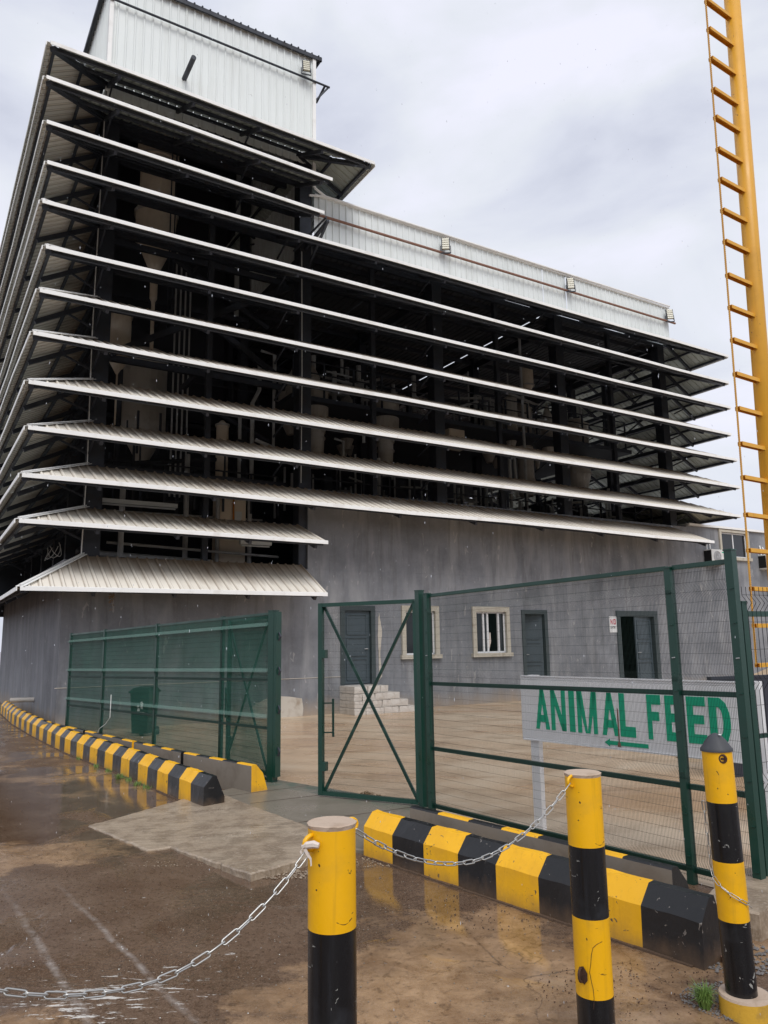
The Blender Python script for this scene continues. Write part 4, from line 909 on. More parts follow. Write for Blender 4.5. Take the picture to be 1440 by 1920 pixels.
for z in (.42, .95, 1.45, 1.9):
    mb = MB(); mb.tube([(.10, 0, z - .05), (.135, 0, z), (.10, 0, z + .05)], .013, 5); build(mb, 'hinge', M_steel, t, Fp)
gate_leaf('left gate leaf with crossed braces, folded back behind the green netting', (D_[0] - .04, D_[1] + .14), (-2.40, 11.93), .10, 2.17, [2.06, 1.4, .72, .14], open_side=-1)
# left netted fence
E_ = (-6.456, 15.819); F = along(D_, E_); L = math.dist(D_, E_)
t = thing('mesh_fence', 'green netted mesh fence left of the gateway, three pale fold bands', 'fence', F)
FL = [2.13, 1.47, .86]
tz = lambda x: 2.235 - .022 * x
for x in (1.36, 3.45, 5.6, L - .03): post(x, tz(x), .05, t, F, -.02 if x > 1.4 else -.03)
for z, dz in ((2.215, -.022), (1.33, -.016), (.70, -.006), (.05, 0)):
    ed = [.06, 1.33, 3.42, 5.57, L - .06]
    for a, b in zip(ed, ed[1:]): rail(a + .03, b, z + dz * a, z + dz * b, t, F, .032, -.02)
mb = mesh_wires(L - .1, .04, 2.2, [2.05, 1.44, .84], sx=.0254, r=.0016, x0=.06, topz=lambda x: 2.2 - .022 * x)
mb.v = [Vector((p.x, -p.y, p.z)) for p in mb.v]; build(mb, 'wire_mesh', M_wire, t, F, kind='stuff')
mb = net_sheet(L - .1, .04, 2.2, [2.05, 1.44, .84], x0=.06, topz=lambda x: 2.2 - .022 * x)
mb.v = [Vector((p.x, -p.y, p.z)) for p in mb.v]; build(mb, 'netting', M_net, t, F)
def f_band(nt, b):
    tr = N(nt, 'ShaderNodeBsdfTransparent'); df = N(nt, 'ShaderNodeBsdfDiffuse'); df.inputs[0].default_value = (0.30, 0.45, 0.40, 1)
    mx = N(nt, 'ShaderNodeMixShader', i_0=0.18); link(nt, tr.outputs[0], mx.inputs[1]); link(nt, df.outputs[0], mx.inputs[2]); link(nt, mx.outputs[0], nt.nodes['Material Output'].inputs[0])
M_band = mat('skylit_net_fold', build_=f_band)  # pale fold strips: caught sky light and denser-looking mesh put into the colour
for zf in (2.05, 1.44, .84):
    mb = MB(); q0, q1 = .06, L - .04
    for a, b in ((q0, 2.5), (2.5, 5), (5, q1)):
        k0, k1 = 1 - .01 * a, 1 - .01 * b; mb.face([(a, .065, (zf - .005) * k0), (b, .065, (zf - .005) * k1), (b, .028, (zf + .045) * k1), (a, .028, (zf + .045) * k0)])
    build(mb, 'skylit_fold_strip', M_band, t, F)
mb = MB(); P = [(5.05, .05, .95), (5.03, .06, .72), (5.06, .05, .55), (5.25, .05, .42), (5.5, .05, .33), (5.62, .05, .2)]; mb.tube(P, .006, 5); build(mb, 'loose_wire', M_trim, t, F)
# fence running on to the right of the corner post
C2 = (2.63, 5.70); H2 = (3.9, 7.6); F = along(C2, (5.6, 7.35)); L = 3.2
t = thing('mesh_fence', 'wide meshed black wire fence beyond the tall corner post', 'fence', F)
post(.0, 2.05, .055, t, F); post(3.2, 2.1, .055, t, F)
rail(.03, 3.17, 1.97, 1.97, t, F, .04); rail(.03, 3.17, 1.09, 1.09, t, F, .03)
fo = [2.05, 1.47, .78]
mb = mesh_wires(3.15, .1, 2.17, fo, sx=.05, sz=.2, r=.0022, x0=.02); build(mb, 'wire_mesh', M_wire2, t, F, kind='stuff')
ragged_slab('fence_footing', [(1.92, 5.2), (2.35, 5.62), (2.5, 5.85), (4.2, 6.6), (4.3, 6.2), (2.75, 5.3), (2.22, 4.95)], .16, M_slab, .02, .1, kind='structure')

# ------------------------------------------------------------------ sign board
SA = (1.427, 7.782); an = R(-50); F = T(SA[0], SA[1], 0, an)
t = thing('sign_board', 'long white board reading ANIMAL FEED in green with an arrow pointing left', 'sign', F)
mb = MB(); mb.box((-.09, -.02, .845), (2.13, .0, 1.445)); bd = build(mb, 'board', M_sign, t, F)
mb = MB(); mb.bar((-.10, -.012, 1.45), (2.15, -.012, 1.45), .03, .012); mb.bar((-.10, -.012, .84), (2.15, -.012, .84), .03, .012); mb.bar((-.095, -.012, .84), (-.095, -.012, 1.45), .03, .012); mb.bar((2.14, -.012, .84), (2.14, -.012, 1.45), .03, .012); build(mb, 'board_frame', M_sign, t, F)
for x in (.02, 2.20):
    mb = MB(); mb.box((x - .05, .003, 0), (x + .05, .06, 1.46)); build(mb, 'leg', M_sign, t, F)
YF = -.024
def poly(name, pts, x0, x1, z0, z1, m=M_lett, holes=None, parent=None):
    """pts = list of convex quads/polys in unit box"""
    mb = MB()
    for pl in pts: 
        fr = [(x0 + (x1 - x0) * a, YF, z0 + (z1 - z0) * b) for a, b in pl]; mb.face(fr)
        bk = [(x, -.0202, z) for x, y, z in fr]
        for i in range(len(fr)): j = (i + 1) % len(fr); mb.face([fr[i], bk[i], bk[j], fr[j]])
    build(mb, name, m, parent or bd, F)
s_ = .30
G = {
 'A': [[(0,0),(.26,0),(.63,1),(.37,1)], [(.74,0),(1,0),(.63,1),(.37,1)], [(.25,.18),(.75,.18),(.69,.36),(.31,.36)]],
 'N': [[(0,0),(.27,0),(.27,1),(0,1)], [(.73,0),(1,0),(1,1),(.73,1)], [(0,1),(.73,0),(1,0),(.27,1)]],
 'I': [[(0,0),(1,0),(1,1),(0,1)]],
 'M': [[(0,0),(.2,0),(.2,1),(0,1)], [(.8,0),(1,0),(1,1),(.8,1)], [(0,1),(.38,0),(.5,.0),(.26,1)], [(.5,0),(.62,0),(1,1),(.74,1)]],
 'L': [[(0,0),(.36,0),(.36,1),(0,1)], [(.36,0),(1,0),(1,.24),(.36,.24)]],
 'F': [[(0,0),(.34,0),(.34,1),(0,1)], [(.34,.78),(1,.78),(1,1),(.34,1)], [(.34,.42),(.86,.42),(.86,.62),(.34,.62)]],
 'E': [[(0,0),(.34,0),(.34,1),(0,1)], [(.34,.80),(1,.80),(1,1),(.34,1)], [(.34,.42),(.9,.42),(.9,.61),(.34,.61)], [(.34,0),(1,0),(1,.2),(.34,.2)]],
}
ar = [(.36, 0), (.55, 0), (.80, .10), (.96, .3), (1, .5), (.96, .7), (.80, .9), (.55, 1), (.36, 1)]
inn = [(.36, .2), (.48, .2), (.58, .26), (.64, .38), (.66, .5), (.64, .62), (.58, .74), (.48, .8), (.36, .8)]
G['D'] = [[(0,0),(.36,0),(.36,1),(0,1)]] + [[ar[i], ar[i+1], inn[i+1], inn[i]] for i in range(8)]
ZL = [('A', .068, .235), ('N', .256, .428), ('I', .468, .53), ('M', .562, .775), ('A', .825, .995), ('L', 1.012, 1.165), ('F', 1.285, 1.415), ('E', 1.455, 1.61), ('E', 1.652, 1.812), ('D', 1.84, 2.015)]
for ch, a, b in ZL: poly('letter', G[ch], a, b, .952, 1.325)
poly('arrow', [[(0,.5),(.13,0),(.13,1)], [(.13,.25),(1,.25),(1,.75),(.13,.75)]], .84, 1.275, .855, .925)
mb = MB(); mb.face([(.985, -.0255, .86), (.998, -.0255, .86), (1.0, -.0255, 1.18), (.99, -.0255, 1.2)]); mb.face([(.975, -.0258, .86), (1.01, -.0258, .86), (1.005, -.0258, .9), (.98, -.0258, .9)]); build(mb, 'rust_streak', M_rustp, bd, F)
# notice by the right hand door
F = B @ T(18.27, 1.497, 2.02); t = thing('wall_notice', 'small white notice with red NO above black lettering, left of the open door', 'notice', F)
mb = MB(); mb.box((-.17, -.012, 0), (.17, 0, .53)); bd2 = build(mb, 'plate', M_alu, t, F); YF = -.0135
def poly2(pts, x0, x1, z0, z1, m):
    mb = MB()
    for pl in pts: mb.face([(x0 + (x1 - x0) * a, -.0135, z0 + (z1 - z0) * b) for a, b in pl])
    build(mb, 'letter', m, bd2, F)
G['O'] = [[(0,0),(1,0),(1,.2),(0,.2)], [(0,.8),(1,.8),(1,1),(0,1)], [(0,.2),(.28,.2),(.28,.8),(0,.8)], [(.72,.2),(1,.2),(1,.8),(.72,.8)]]
G['T'] = [[(.38,0),(.62,0),(.62,.78),(.38,.78)], [(0,.78),(1,.78),(1,1),(0,1)]]
G['R'] = [[(0,0),(.28,0),(.28,1),(0,1)], [(.28,.8),(1,.8),(1,1),(.28,1)], [(.74,.45),(1,.45),(1,.8),(.74,.8)], [(.28,.4),(.9,.4),(1,.56),(.28,.56)], [(.7,0),(1,0),(.7,.4),(.45,.4)]]
G['Y'] = [[(.38,0),(.62,0),(.62,.5),(.38,.5)], [(.38,.5),(.5,.4),(.25,1),(0,1)], [(.5,.4),(.62,.5),(1,1),(.75,1)]]
poly2(G['N'], -.12, -.02, .26, .44, M_red); poly2(G['O'], .02, .12, .26, .44, M_red)
for ch, a in zip('ENTRY', (-.13, -.075, -.022, .033, .087)): poly2(G[ch], a, a + .042, .12, .20, M_ink)

# ------------------------------------------------------------------ bollards
def bollard(x, y, r, h, bands, label, cap='flat', tilt=(0, 0), foot=None, z0=0.0, rings=True, ring_ang=None):
    F = T(x, y, z0) @ Matrix.Rotation(tilt[0], 4, 'X') @ Matrix.Rotation(tilt[1], 4, 'Y')
    t = thing('bollard', label, 'bollard', F, 'yellow and black banded bollards')
    mb = MB(); prof = []; mats = []
    for (za, zb, mi) in bands:
        n = max(2, int((zb - za) / .06))
        for k in range(n): prof.append((r, za + (zb - za) * k / n)); mats.append(mi)
    prof.append((r, bands[-1][1])); mb.lathe((0, 0, 0), prof, 40, mats); build(mb, 'pipe', [M_yel, M_blk], t, F, smooth=True)
    mb = MB()
    if cap == 'flat':
        n = 40; rr_ = random.Random(int(x * 100)); ring = [Vector((r * 1.0 * math.cos(2*math.pi*k/n), r * math.sin(2*math.pi*k/n), h - .012)) for k in range(n)]
        r2 = [Vector(((r + rr_.uniform(.002, .006)) * math.cos(2*math.pi*k/n), (r + rr_.uniform(.002, .006)) * math.sin(2*math.pi*k/n), h + rr_.uniform(0, .003))) for k in range(n)]
        r3 = [Vector((p.x * .93, p.y * .93, h + .005)) for p in r2]
        mb.mesh(ring + r2 + r3, [(k, (k+1)%n, n+(k+1)%n, n+k) for k in range(n)] + [(n+k, n+(k+1)%n, 2*n+(k+1)%n, 2*n+k) for k in range(n)] + [tuple(2*n+k for k in range(n))])
        build(mb, 'concrete_fill', M_conc2, t, F)
    else:
        mb.lathe((0, 0, 0), [(r + .006, h - .004), (r + .006, h + .006), (r * .96, h + .016), (r * .74, h + .042), (r * .46, h + .066), (r * .2, h + .080), (0, h + .084)], 40); build(mb, 'domed_cap', M_dome, t, F, smooth=True)
        mb = MB(); mb.lathe((.012, -.03, h + .076), [(0, .004), (.007, .002), (.008, 0)], 10); build(mb, 'white_spot', M_whitep, t, F)
    if foot:
        mb = MB(); n = 40; rf, hf = foot
        mb.lathe((0, 0, -z0), [(rf * 1.01, -.02), (rf * 1.0, .02), (rf * .99, hf - .012)], n); o_ = build(mb, 'footing', M_foot, t, T(x + .012, y, z0), smooth=True)
        mb = MB(); mb.lathe((0, 0, -z0), [(rf * .99, hf - .012), (rf * .965, hf), (r * .5, hf + .004)], n); build(mb, 'footing_top', M_conc2, o_, T(x + .012, y, z0))
    return t, F
b1 = (-.198, 2.803); b2 = (.915, 3.757); b3 = (1.708, 4.073); cd = Vector((.759, .651, 0)); cdn = Vector((-.651, .759, 0))
h1 = 1.186
b0 = (b1[0] - cd.x * 1.466, b1[1] - cd.y * 1.466)
def ring(t, F, p, out, m=M_yel, R_=.021, r=.006, zrot=0):
    """welded eye: half ring standing out of the pipe"""
    mb = MB(); out = Vector(out).normalized(); pts = []
    for k in range(9):
        a = math.pi * k / 8; pts.append(Vector(p) + out * (math.sin(a) * R_ * 1.5 - .003) + Vector((0, 0, math.cos(a) * R_)))
    mb.tube(pts, r, 7); build(mb, 'eyelet', m, t, T(0, 0, 0), smooth=True)
t0, _ = bollard(*b0, .0825, 1.18, [(0, .23, 1), (.23, .54, 0), (.54, .85, 1), (.85, 1.18, 0)], 'banded bollard just outside the left edge that carries the loose chain')
t1, _ = bollard(*b1, .0825, h1, [(0, .23, 1), (.23, .54, 0), (.54, .852, 1), (.852, 1.186, 0)], 'banded flat-topped bollard in front with a white rag knotted to its left eye', tilt=(0, 0))
t2, _ = bollard(*b2, .0825, 1.182, [(0, .235, 1), (.235, .562, 0), (.562, .866, 1), (.866, 1.182, 0)], 'banded flat-topped bollard in the middle with a rusty broken eye and a crack')
t3, F3 = bollard(*b3, .073, 1.235, [(.09, .43, 1), (.43, .705, 0), (.705, .985, 1), (.985, 1.236, 0)], 'leaning banded bollard with a pointed grey cap and round yellow footing', 'dome', tilt=(R(.3), R(-1.2)), foot=(.120, .092))
A1l = Vector((*b1, 1.135)) - cd * .0825; A1r = Vector((*b1, 1.165)) + cd * .0825; A2l = Vector((*b2, 1.155)) - cd * .0825
ring(t0, None, Vector((*b0, 1.14)) + cd * .0825, cd); ring(t1, None, A1l, -cd, R_=.024, r=.008); ring(t1, None, A1r, cd, R_=.022); ring(t2, None, A2l, -cd, R_=.024, r=.007)
# details on the middle bollard: rusty stub of an eye, crack
fc = Vector((-b2[0], -b2[1], 0)).normalized(); sd_ = Vector((-fc.y, fc.x, 0))
def onpipe(b, ang, z, rr_=.0835): 
    d = fc * math.cos(ang) + sd_ * math.sin(ang); return Vector((*b, z)) + d * rr_
mb = MB(); p = onpipe(b2, R(-38), .33); nrm = (p - Vector((*b2, .33))).normalized()
for k in range(10):
    a = 2 * math.pi * k / 10; 
pts = [p + nrm * (.004 + .018 * max(0, math.sin(math.pi * k / 8))) + Vector((0, 0, .028 * math.cos(math.pi * k / 8))) for k in range(9)]
mb.tube(pts, .006, 7); build(mb, 'broken_eyelet', M_rust, t2, T(0, 0))
mb = MB(); q = onpipe(b2, R(-30), .33, .0832)
side = Vector((-nrm.y, nrm.x, 0)); ring_pts = [p + nrm * .0015 + side * (.026 * math.cos(2*math.pi*k/14) * random.uniform(.8, 1.15) + .006) + Vector((0, 0, .034 * math.sin(2*math.pi*k/14) * random.uniform(.85, 1.15))) for k in range(14)]
mb.mesh([p + nrm * .004] + ring_pts, [(0, 1 + k, 1 + (k + 1) % 14) for k in range(14)]); build(mb, 'rust_patch', M_rust, t2, T(0, 0))
mb = MB(); ck = [(R(38), .475), (R(20), .465), (R(8), .45), (R(2), .42), (R(-1), .385), (R(-6), .35), (R(-2), .31), (R(2), .28), (R(3), .245), (R(0), .2)]
mb.tube([onpipe(b2, a - R(6), z, .0832) for a, z in ck], .0013, 4); build(mb, 'paint_crack', M_rust, t2, T(0, 0))
fc3 = Vector((-b3[0], -b3[1], 0)).normalized(); p = Vector((*b3, 1.20)) + (fc3 * .92 + Vector((fc3.y, -fc3.x, 0)) * -.42) .normalized() * .071 + Vector((-.028, 0, 0))
s3 = Vector((-fc3.y, fc3.x, 0))
mb = MB()
pts = [p + fc3 * .008 + s3 * -.016 * math.sin(2*math.pi*k/12) + Vector((0, 0, .018 * math.cos(2*math.pi*k/12))) for k in range(13)]; mb.tube(pts, .006, 6); mb.bar(p - fc3 * .01, p + fc3 * .012, .02, .012); build(mb, 'bolt_stub', M_rust, t3, T(0, 0))
# rag on the front bollard
F = T(A1l.x - .02, A1l.y - .01, A1l.z - .03); t = thing('rag', 'white cloth strip tied through the left eye of the front bollard', 'rag', T(A1l.x - .02, A1l.y - .01, A1l.z - .03))
toC = Vector((.07, -.99, 0))
kn = A1l + Vector((-.026, -.022, -.008))
mb = MB(); mb.tube([kn + Vector((-.006, 0, 0)), kn + Vector((.012, -.006, .006)), kn + Vector((.034, -.012, .010)), kn + Vector((.052, -.016, .006))], [.006, .012, .013, .009], 7); build(mb, 'knot', M_rag, t, T(0, 0))
mb = MB()
def strip(pts, w0, w1):
    for i in range(len(pts) - 1):
        a, b = Vector(pts[i]), Vector(pts[i+1]); wa = w0 + (w1 - w0) * i / (len(pts) - 1); wb = w0 + (w1 - w0) * (i + 1) / (len(pts) - 1)
        n = Vector((.8, .1, .5)).normalized() if i % 2 else Vector((.75, -.2, .6)).normalized(); mb.face([a - n * wa, a + n * wa, b + n * wb, b - n * wb])
strip([kn + Vector((.004, -.01, -.004)), kn + Vector((.014, -.014, -.022)), kn + Vector((.024, -.012, -.036)), kn + Vector((.026, -.014, -.058))], .006, .003)
strip([kn + Vector((.0, -.01, .0)), kn + Vector((-.010, -.014, -.010)), kn + Vector((-.006, -.012, -.020))], .005, .003)
build(mb, 'tail', M_rag, t, T(0, 0))

# chains
def link_mesh():
    mb = MB(); pts = []; hl, r_ = .0225, .0085
    for k in range(7): a = -math.pi / 2 + math.pi * k / 6; pts.append((hl + r_ * math.cos(a), r_ * math.sin(a), 0))
    for k in range(7): a = math.pi / 2 + math.pi * k / 6; pts.append((-hl + r_ * math.cos(a), r_ * math.sin(a), 0))
    n = len(pts); vs = []; rr_ = .0027; m_ = 6
    for i in range(n):
        p = Vector(pts[i]); d = (Vector(pts[(i+1) % n]) - Vector(pts[i-1])).normalized(); x = Vector((0, 0, 1)); y = d.cross(x)
        for k in range(m_): a = 2*math.pi*k/m_; vs.append(p + (x * math.cos(a) + y * math.sin(a)) * rr_)
    mb.mesh(vs, [(i*m_+k, i*m_+(k+1)%m_, ((i+1)%n)*m_+(k+1)%m_, ((i+1)%n)*m_+k) for i in range(n) for k in range(m_)])
    return mesh_from(mb, 'link', M_chain, True)
LM = link_mesh()
def chain(label, pts, pitch=.0525, up_=Vector((0, 0, 1)), scale=1.0):
    t = thing('chain', label, 'chain', Matrix.Translation(pts[0]), 'galvanised chains on the bollards')
    ds = [0]
    for a, b in zip(pts, pts[1:]): ds.append(ds[-1] + (b - a).length)
    n = int(ds[-1] / pitch); pitch = ds[-1] / n
    def at(s):
        for i in range(len(pts) - 1):
            if s <= ds[i+1] or i == len(pts) - 2: return pts[i].lerp(pts[i+1], (s - ds[i]) / (ds[i+1] - ds[i]))
    for k in range(n):
        a, b = at(k * pitch), at((k + 1) * pitch); x = (b - a).normalized(); y = x.cross(up_).normalized(); z = x.cross(y)
        roll = (R(40) if k % 2 else R(-50)) + random.uniform(-.2, .2)
        M = Matrix(((x.x, y.x, z.x, 0), (x.y, y.y, z.y, 0), (x.z, y.z, z.z, 0), (0, 0, 0, 1)))
        o = bpy.data.objects.new('link', LM); col.objects.link(o)
        place(o, Matrix.Translation((a + b) / 2) @ M @ Matrix.Rotation(roll, 4, 'X') @ Matrix.Scale(1.0 * scale, 4), t)
    return t
def hang(p, q, smin, zmin, n=40):
    p, q = Vector(p), Vector(q); L = (q - p).to_2d().length; out_ = []
    for k in range(n + 1):
        s = L * k / n; 
        if s < smin: z = zmin + (p.z - zmin) * ((smin - s) / smin) ** 1.9
        else: z = zmin + (q.z - zmin) * ((s - smin) / (L - smin)) ** 1.9
        out_.append(Vector((p.x + (q.x - p.x) * k / n, p.y + (q.y - p.y) * k / n, z)))
    return out_
P0 = Vector((*b0, 1.12)) + cd * .105; P1 = A1l - cd * .02 + Vector((0, 0, -.03))
chain('loose galvanised chain sagging from the front bollard out of the left edge', hang(P1, P0, .54, .85))
chain('galvanised chain slung between the front and the middle bollard', hang(A1r + cd * .02 + Vector((0, 0, -.02)), A2l - cd * .02 + Vector((0, 0, -.01)), .62, .93))
wrap = []
for k in range(18):
    a = math.pi * k / 17; d = s3 * -math.cos(a) + fc3 * math.sin(a)
    wrap.append(Vector((*b3, 0)) + Vector((-.017 * .6, 0, 0)) + d * (.084) + Vector((0, 0, .66 - .17 * (k / 17) ** .8)))
side0 = Vector((*b3, 0)) - s3 * .086
chain('short chain end draped across the leaning bollard', [Vector((side0.x - .02, side0.y, .98)), Vector((side0.x - .012, side0.y, .80))] + wrap, pitch=.05, scale=.85)

# ------------------------------------------------------------------ yellow climbing pole with steps
t = thing('climbing_pole', 'tall orange-yellow steel pole with step brackets and a twisted bar rising out of frame', 'pole', T(3.77, 7.42))
PB, PT = Vector((3.74, 7.42, 0)), Vector((3.99, 7.38, 11.5)); RB, RT = Vector((3.39, 7.153, 1.55)), Vector((3.535, 7.085, 11.0))
mb = MB(); mb.tube([PB, PT], .082, 24); build(mb, 'shaft', M_pole, t, T(0, 0), smooth=True)
mb = MB(); pts = []; 
mb.tube([RB, RT], .0085, 8); k = 0
ax = (RT - RB); LL = ax.length; ax.normalize(); ux = ax.cross(Vector((0, 1, 0))).normalized(); uy = ax.cross(ux)
nrib = int(LL / .022)
for k in range(nrib):
    c0 = RB + ax * (.01 + k * .022); mb.tube([c0 + ux * .009 - ax * .005, c0 + uy * .0105, c0 - ux * .009 + ax * .005], .0035, 4); mb.tube([c0 - ux * .009 + ax * .005, c0 - uy * .0105, c0 + ux * .009 - ax * .005], .0035, 4)
build(mb, 'twisted_bar', M_rebar, t, T(0, 0))
zs_ = [9.9, 9.54, 9.19, 8.84, 8.49, 8.15, 7.8, 7.44, 7.12, 6.76, 6.42, 6.08, 5.74, 5.38, 5.04, 4.7, 4.35, 4.0, 3.65, 3.32, 2.96, 2.62, 2.26, 1.92, 1.56]
for z in zs_:
    fr = (z - RB.z) / (RT.z - RB.z); a = RB.lerp(RT, max(0, fr)); fp = z / 11.5; b = PB.lerp(PT, fp); a = Vector((a.x, a.y, z)); b = Vector((b.x, b.y, z))
    d = (b - a).normalized(); w_ = d.cross(Vector((0, 0, 1))) * .024; e0, e1 = a + d * .012, b - d * .07; mb = MB(); mb.bar(e0, e1, .048, .004)
    for sg in (-1, 1): mb.bar(e0 + w_ * sg + Vector((0, 0, -.018)), e1 + w_ * sg + Vector((0, 0, -.018)), .004, .036)
    build(mb, 'step', M_pole, t, T(0, 0))
mb = MB(); mb.box((3.55, 7.2, 0), (3.95, 7.6, .03)); build(mb, 'base_plate', M_pole, t, T(0, 0))

# ------------------------------------------------------------------ yard things
# stone steps under the left door
F = B @ T(8.45, 1.0, 0); t = thing('stone_steps', 'rough whitewashed stone steps below the closed left door', 'steps', F)
rr = random.Random(11)
def stone(x0, x1, y0, y1, z0, z1):
    mb = MB(); j = lambda: rr.uniform(-.012, .012); g = .008
    c = [(x0+g+j(), y0+j(), z0+g*.6), (x1-g+j(), y0+j(), z0+g*.6), (x1-g, y1, z0+g), (x0+g, y1, z0+g), (x0+g+j(), y0+j(), z1-g*.6+j()*.5), (x1-g+j(), y0+j(), z1-g*.6+j()*.5), (x1-g, y1, z1-g*.5), (x0+g, y1, z1-g*.5)]
    cx_, cy_, cz_ = (x0+x1)/2, y0 - .012, (z0+z1)/2
    mb.mesh([Vector(p) for p in c] + [Vector((cx_, cy_, cz_))], [(0,3,2,1),(4,5,6,7),(1,2,6,5),(2,3,7,6),(3,0,4,7),(0,1,8),(1,5,8),(5,4,8),(4,0,8)])
    build(mb, 'stone', M_stone, t, B)
courses = [(0, .17, 7.92, 9.75), (.17, .35, 7.92, 9.55), (.35, .53, 7.92, 9.3), (.53, .71, 7.92, 8.95)]
for k, (za, zb, xa, xb) in enumerate(courses):
    x = xa
    while x < xb - .05:
        wd = min(rr.uniform(.24, .46), xb - x); 
        if xb - x - wd < .12: wd = xb - x
        stone(x, x + wd, .72 + rr.uniform(-.01, .01), 1.49, za, zb); x += wd
# wheeled bin
F = T(-4.98, 16.15, 0, R(-12)); t = thing('wheelie_bin', 'dark green wheeled bin with a white emblem behind the netting', 'bin', F)
mb = MB(); a, b = .17, .21
vs = [(-a,-a,.06),(a,-a,.06),(a,a,.06),(-a,a,.06),(-b,-b,.86),(b,-b,.86),(b,b,.86),(-b,b,.86)]
mb.mesh([Vector(v) for v in vs], [(0,3,2,1),(4,5,6,7),(0,1,5,4),(1,2,6,5),(2,3,7,6),(3,0,4,7)]); build(mb, 'body', M_bin, t, F)
mb = MB(); mb.box((-.235, -.24, .862), (.235, .24, .90)); mb.mesh([Vector(v) for v in [(-.22,-.22,.901),(.22,-.22,.901),(.22,.22,.901),(-.22,.22,.901),(-.17,-.16,.96),(.17,-.16,.96),(.17,.18,.98),(-.17,.18,.98)]], [(4,5,6,7),(0,1,5,4),(1,2,6,5),(2,3,7,6),(3,0,4,7)]); build(mb, 'lid', M_bin, t, F)
mb = MB(); mb.tube([(-.18, .26, .88), (.18, .26, .88)], .015, 6); build(mb, 'handle', M_bin, t, F)
for x in (-.17, .17):
    mb = MB(); mb.tube([(x - .025, .19, .08), (x + .025, .24, .08)], .09, 14); build(mb, 'wheel', M_ink, t, F)
mb = MB()
def q(pts): mb.face([(x, -.212 + (.86 - z) * .05 - .004, z) for x, z in pts])
q([(.02, .68), (.06, .70), (.085, .66), (.07, .54), (.03, .56)]); q([(-.06, .60), (-.02, .63), (.0, .6), (-.03, .57)]); q([(-.05, .50), (.01, .50), (.0, .56), (-.04, .56)]); build(mb, 'emblem', M_whitep, t, F)
for k in range(7):
    mb = MB(); x = -.11 + k * .033; q([(x, .455), (x + .022, .455), (x + .022, .485), (x, .485)]); build(mb, 'print_mark', M_whitep, t, F)
# dry weeds, grass tufts
def tuft(x, y, n, h, sp_, name, label, m, z=0):
    mb = MB(); rg = random.Random(int(abs(x) * 100) + n)
    for k in range(n):
        a = rg.uniform(0, 6.28); r0 = rg.uniform(0, sp_ * .35); le = rg.uniform(.5, 1) * h; sp2 = rg.uniform(.2, 1) * sp_
        p = Vector((r0 * math.cos(a), r0 * math.sin(a), 0)); d = Vector((math.cos(a), math.sin(a), 0)); s = Vector((-d.y, d.x, 0)) * rg.uniform(.0015, .003)
        m1 = p + d * sp2 * .4 + Vector((0, 0, le * .7)); e = p + d * sp2 + Vector((0, 0, le * rg.uniform(.6, 1.0)))
        mb.face([p - s, p + s, m1 + s * .8, m1 - s * .8]); mb.face([m1 - s * .8, m1 + s * .8, e])
    mb.v = [v + Vector((x, y, z)) for v in mb.v]; o = build(mb, name, m, base=True); o['label'] = label; o['category'] = 'grass'; return o
o = tuft(1.545, 4.13, 240, .13, .075, 'grass_tuft', 'green grass tuft beside the round yellow footing', M_grass)
o = tuft(-3.72, 11.0, 70, .09, .09, 'grass_tuft', 'small weed growing at the foot of the left kerb barriers', M_grass)
o = tuft(-3.3, 10.45, 40, .07, .08, 'grass_tuft', 'second small weed nearer the ramp along the left kerb barriers', M_grass)
mb = MB(); rg = random.Random(5)
for k in range(90):
    a = rg.uniform(0, 6.28); r_ = rg.uniform(0, .16); c = Vector((-.24 + r_ * 1.3 * math.cos(a), 9.42 + r_ * math.sin(a), rg.uniform(.01, .09 * (1 - r_ / .2))))
    u = Vector((rg.uniform(-1, 1), rg.uniform(-1, 1), rg.uniform(-1, 1))).normalized() * .025; v = u.cross(Vector((rg.uniform(-1, 1), rg.uniform(-1, 1), 1))).normalized() * .012
    mb.face([c - u, c + v, c + u, c - v])
o = build(mb, 'leaf_litter', M_dry, base=True); o['label'] = 'small heap of dry brown leaves under the right gate leaf'; o['category'] = 'leaves'; o['kind'] = 'stuff'
# gravel and crumbs
def gravel(name, cx_, cy_, rx, ry, n, smin, smax, m, seed):
    mb = MB(); rg = random.Random(seed)
    for k in range(n):
        a = rg.uniform(0, 6.28); rr_ = math.sqrt(rg.random()); x = cx_ + rx * rr_ * math.cos(a); y = cy_ + ry * rr_ * math.sin(a); s = rg.uniform(smin, smax); z = s * .3 + .002
        vs = [Vector((x + s * rg.uniform(.6, 1.2) * dx_, y + s * rg.uniform(.6, 1.2) * dy_, z + s * .7 * dz_)) for dx_, dy_, dz_ in ((1,0,0),(0,1,0),(-1,0,0),(0,-1,0),(0,0,1),(0,0,-1))]
        mb.mesh(vs, [(0,1,4),(1,2,4),(2,3,4),(3,0,4),(1,0,5),(2,1,5),(3,2,5),(0,3,5)])
    build(mb, name, m, kind='stuff')
gravel('gravel', 1.72, 4.2, .26, .22, 900, .003, .009, M_gravel, 1)
gravel('gravel', 1.95, 4.75, .25, .3, 500, .004, .016, M_gravel, 2)
gravel('crumbled_asphalt', 1.3, 4.35, .6, .35, 350, .002, .006, M_rust, 3)
gravel('crumbled_asphalt', -.75, 6.45, .45, .12, 300, .004, .014, M_slab, 4)
gravel('crumbled_asphalt', -.15, 6.75, .3, .15, 160, .004, .012, M_slab, 5)
gravel('crumbled_asphalt', -1.5, 6.8, .8, .1, 120, .003, .008, M_slab, 6)
mb = MB(); mb.box((1.86, 4.55, 0), (1.92, 4.75, .03)); mb.box((1.80, 4.9, .1), (2.1, 4.96, .13)); o = build(mb, 'broken_board', M_rustp); o['label'] = 'broken brown board behind the black barrier end'; o['category'] = 'board'
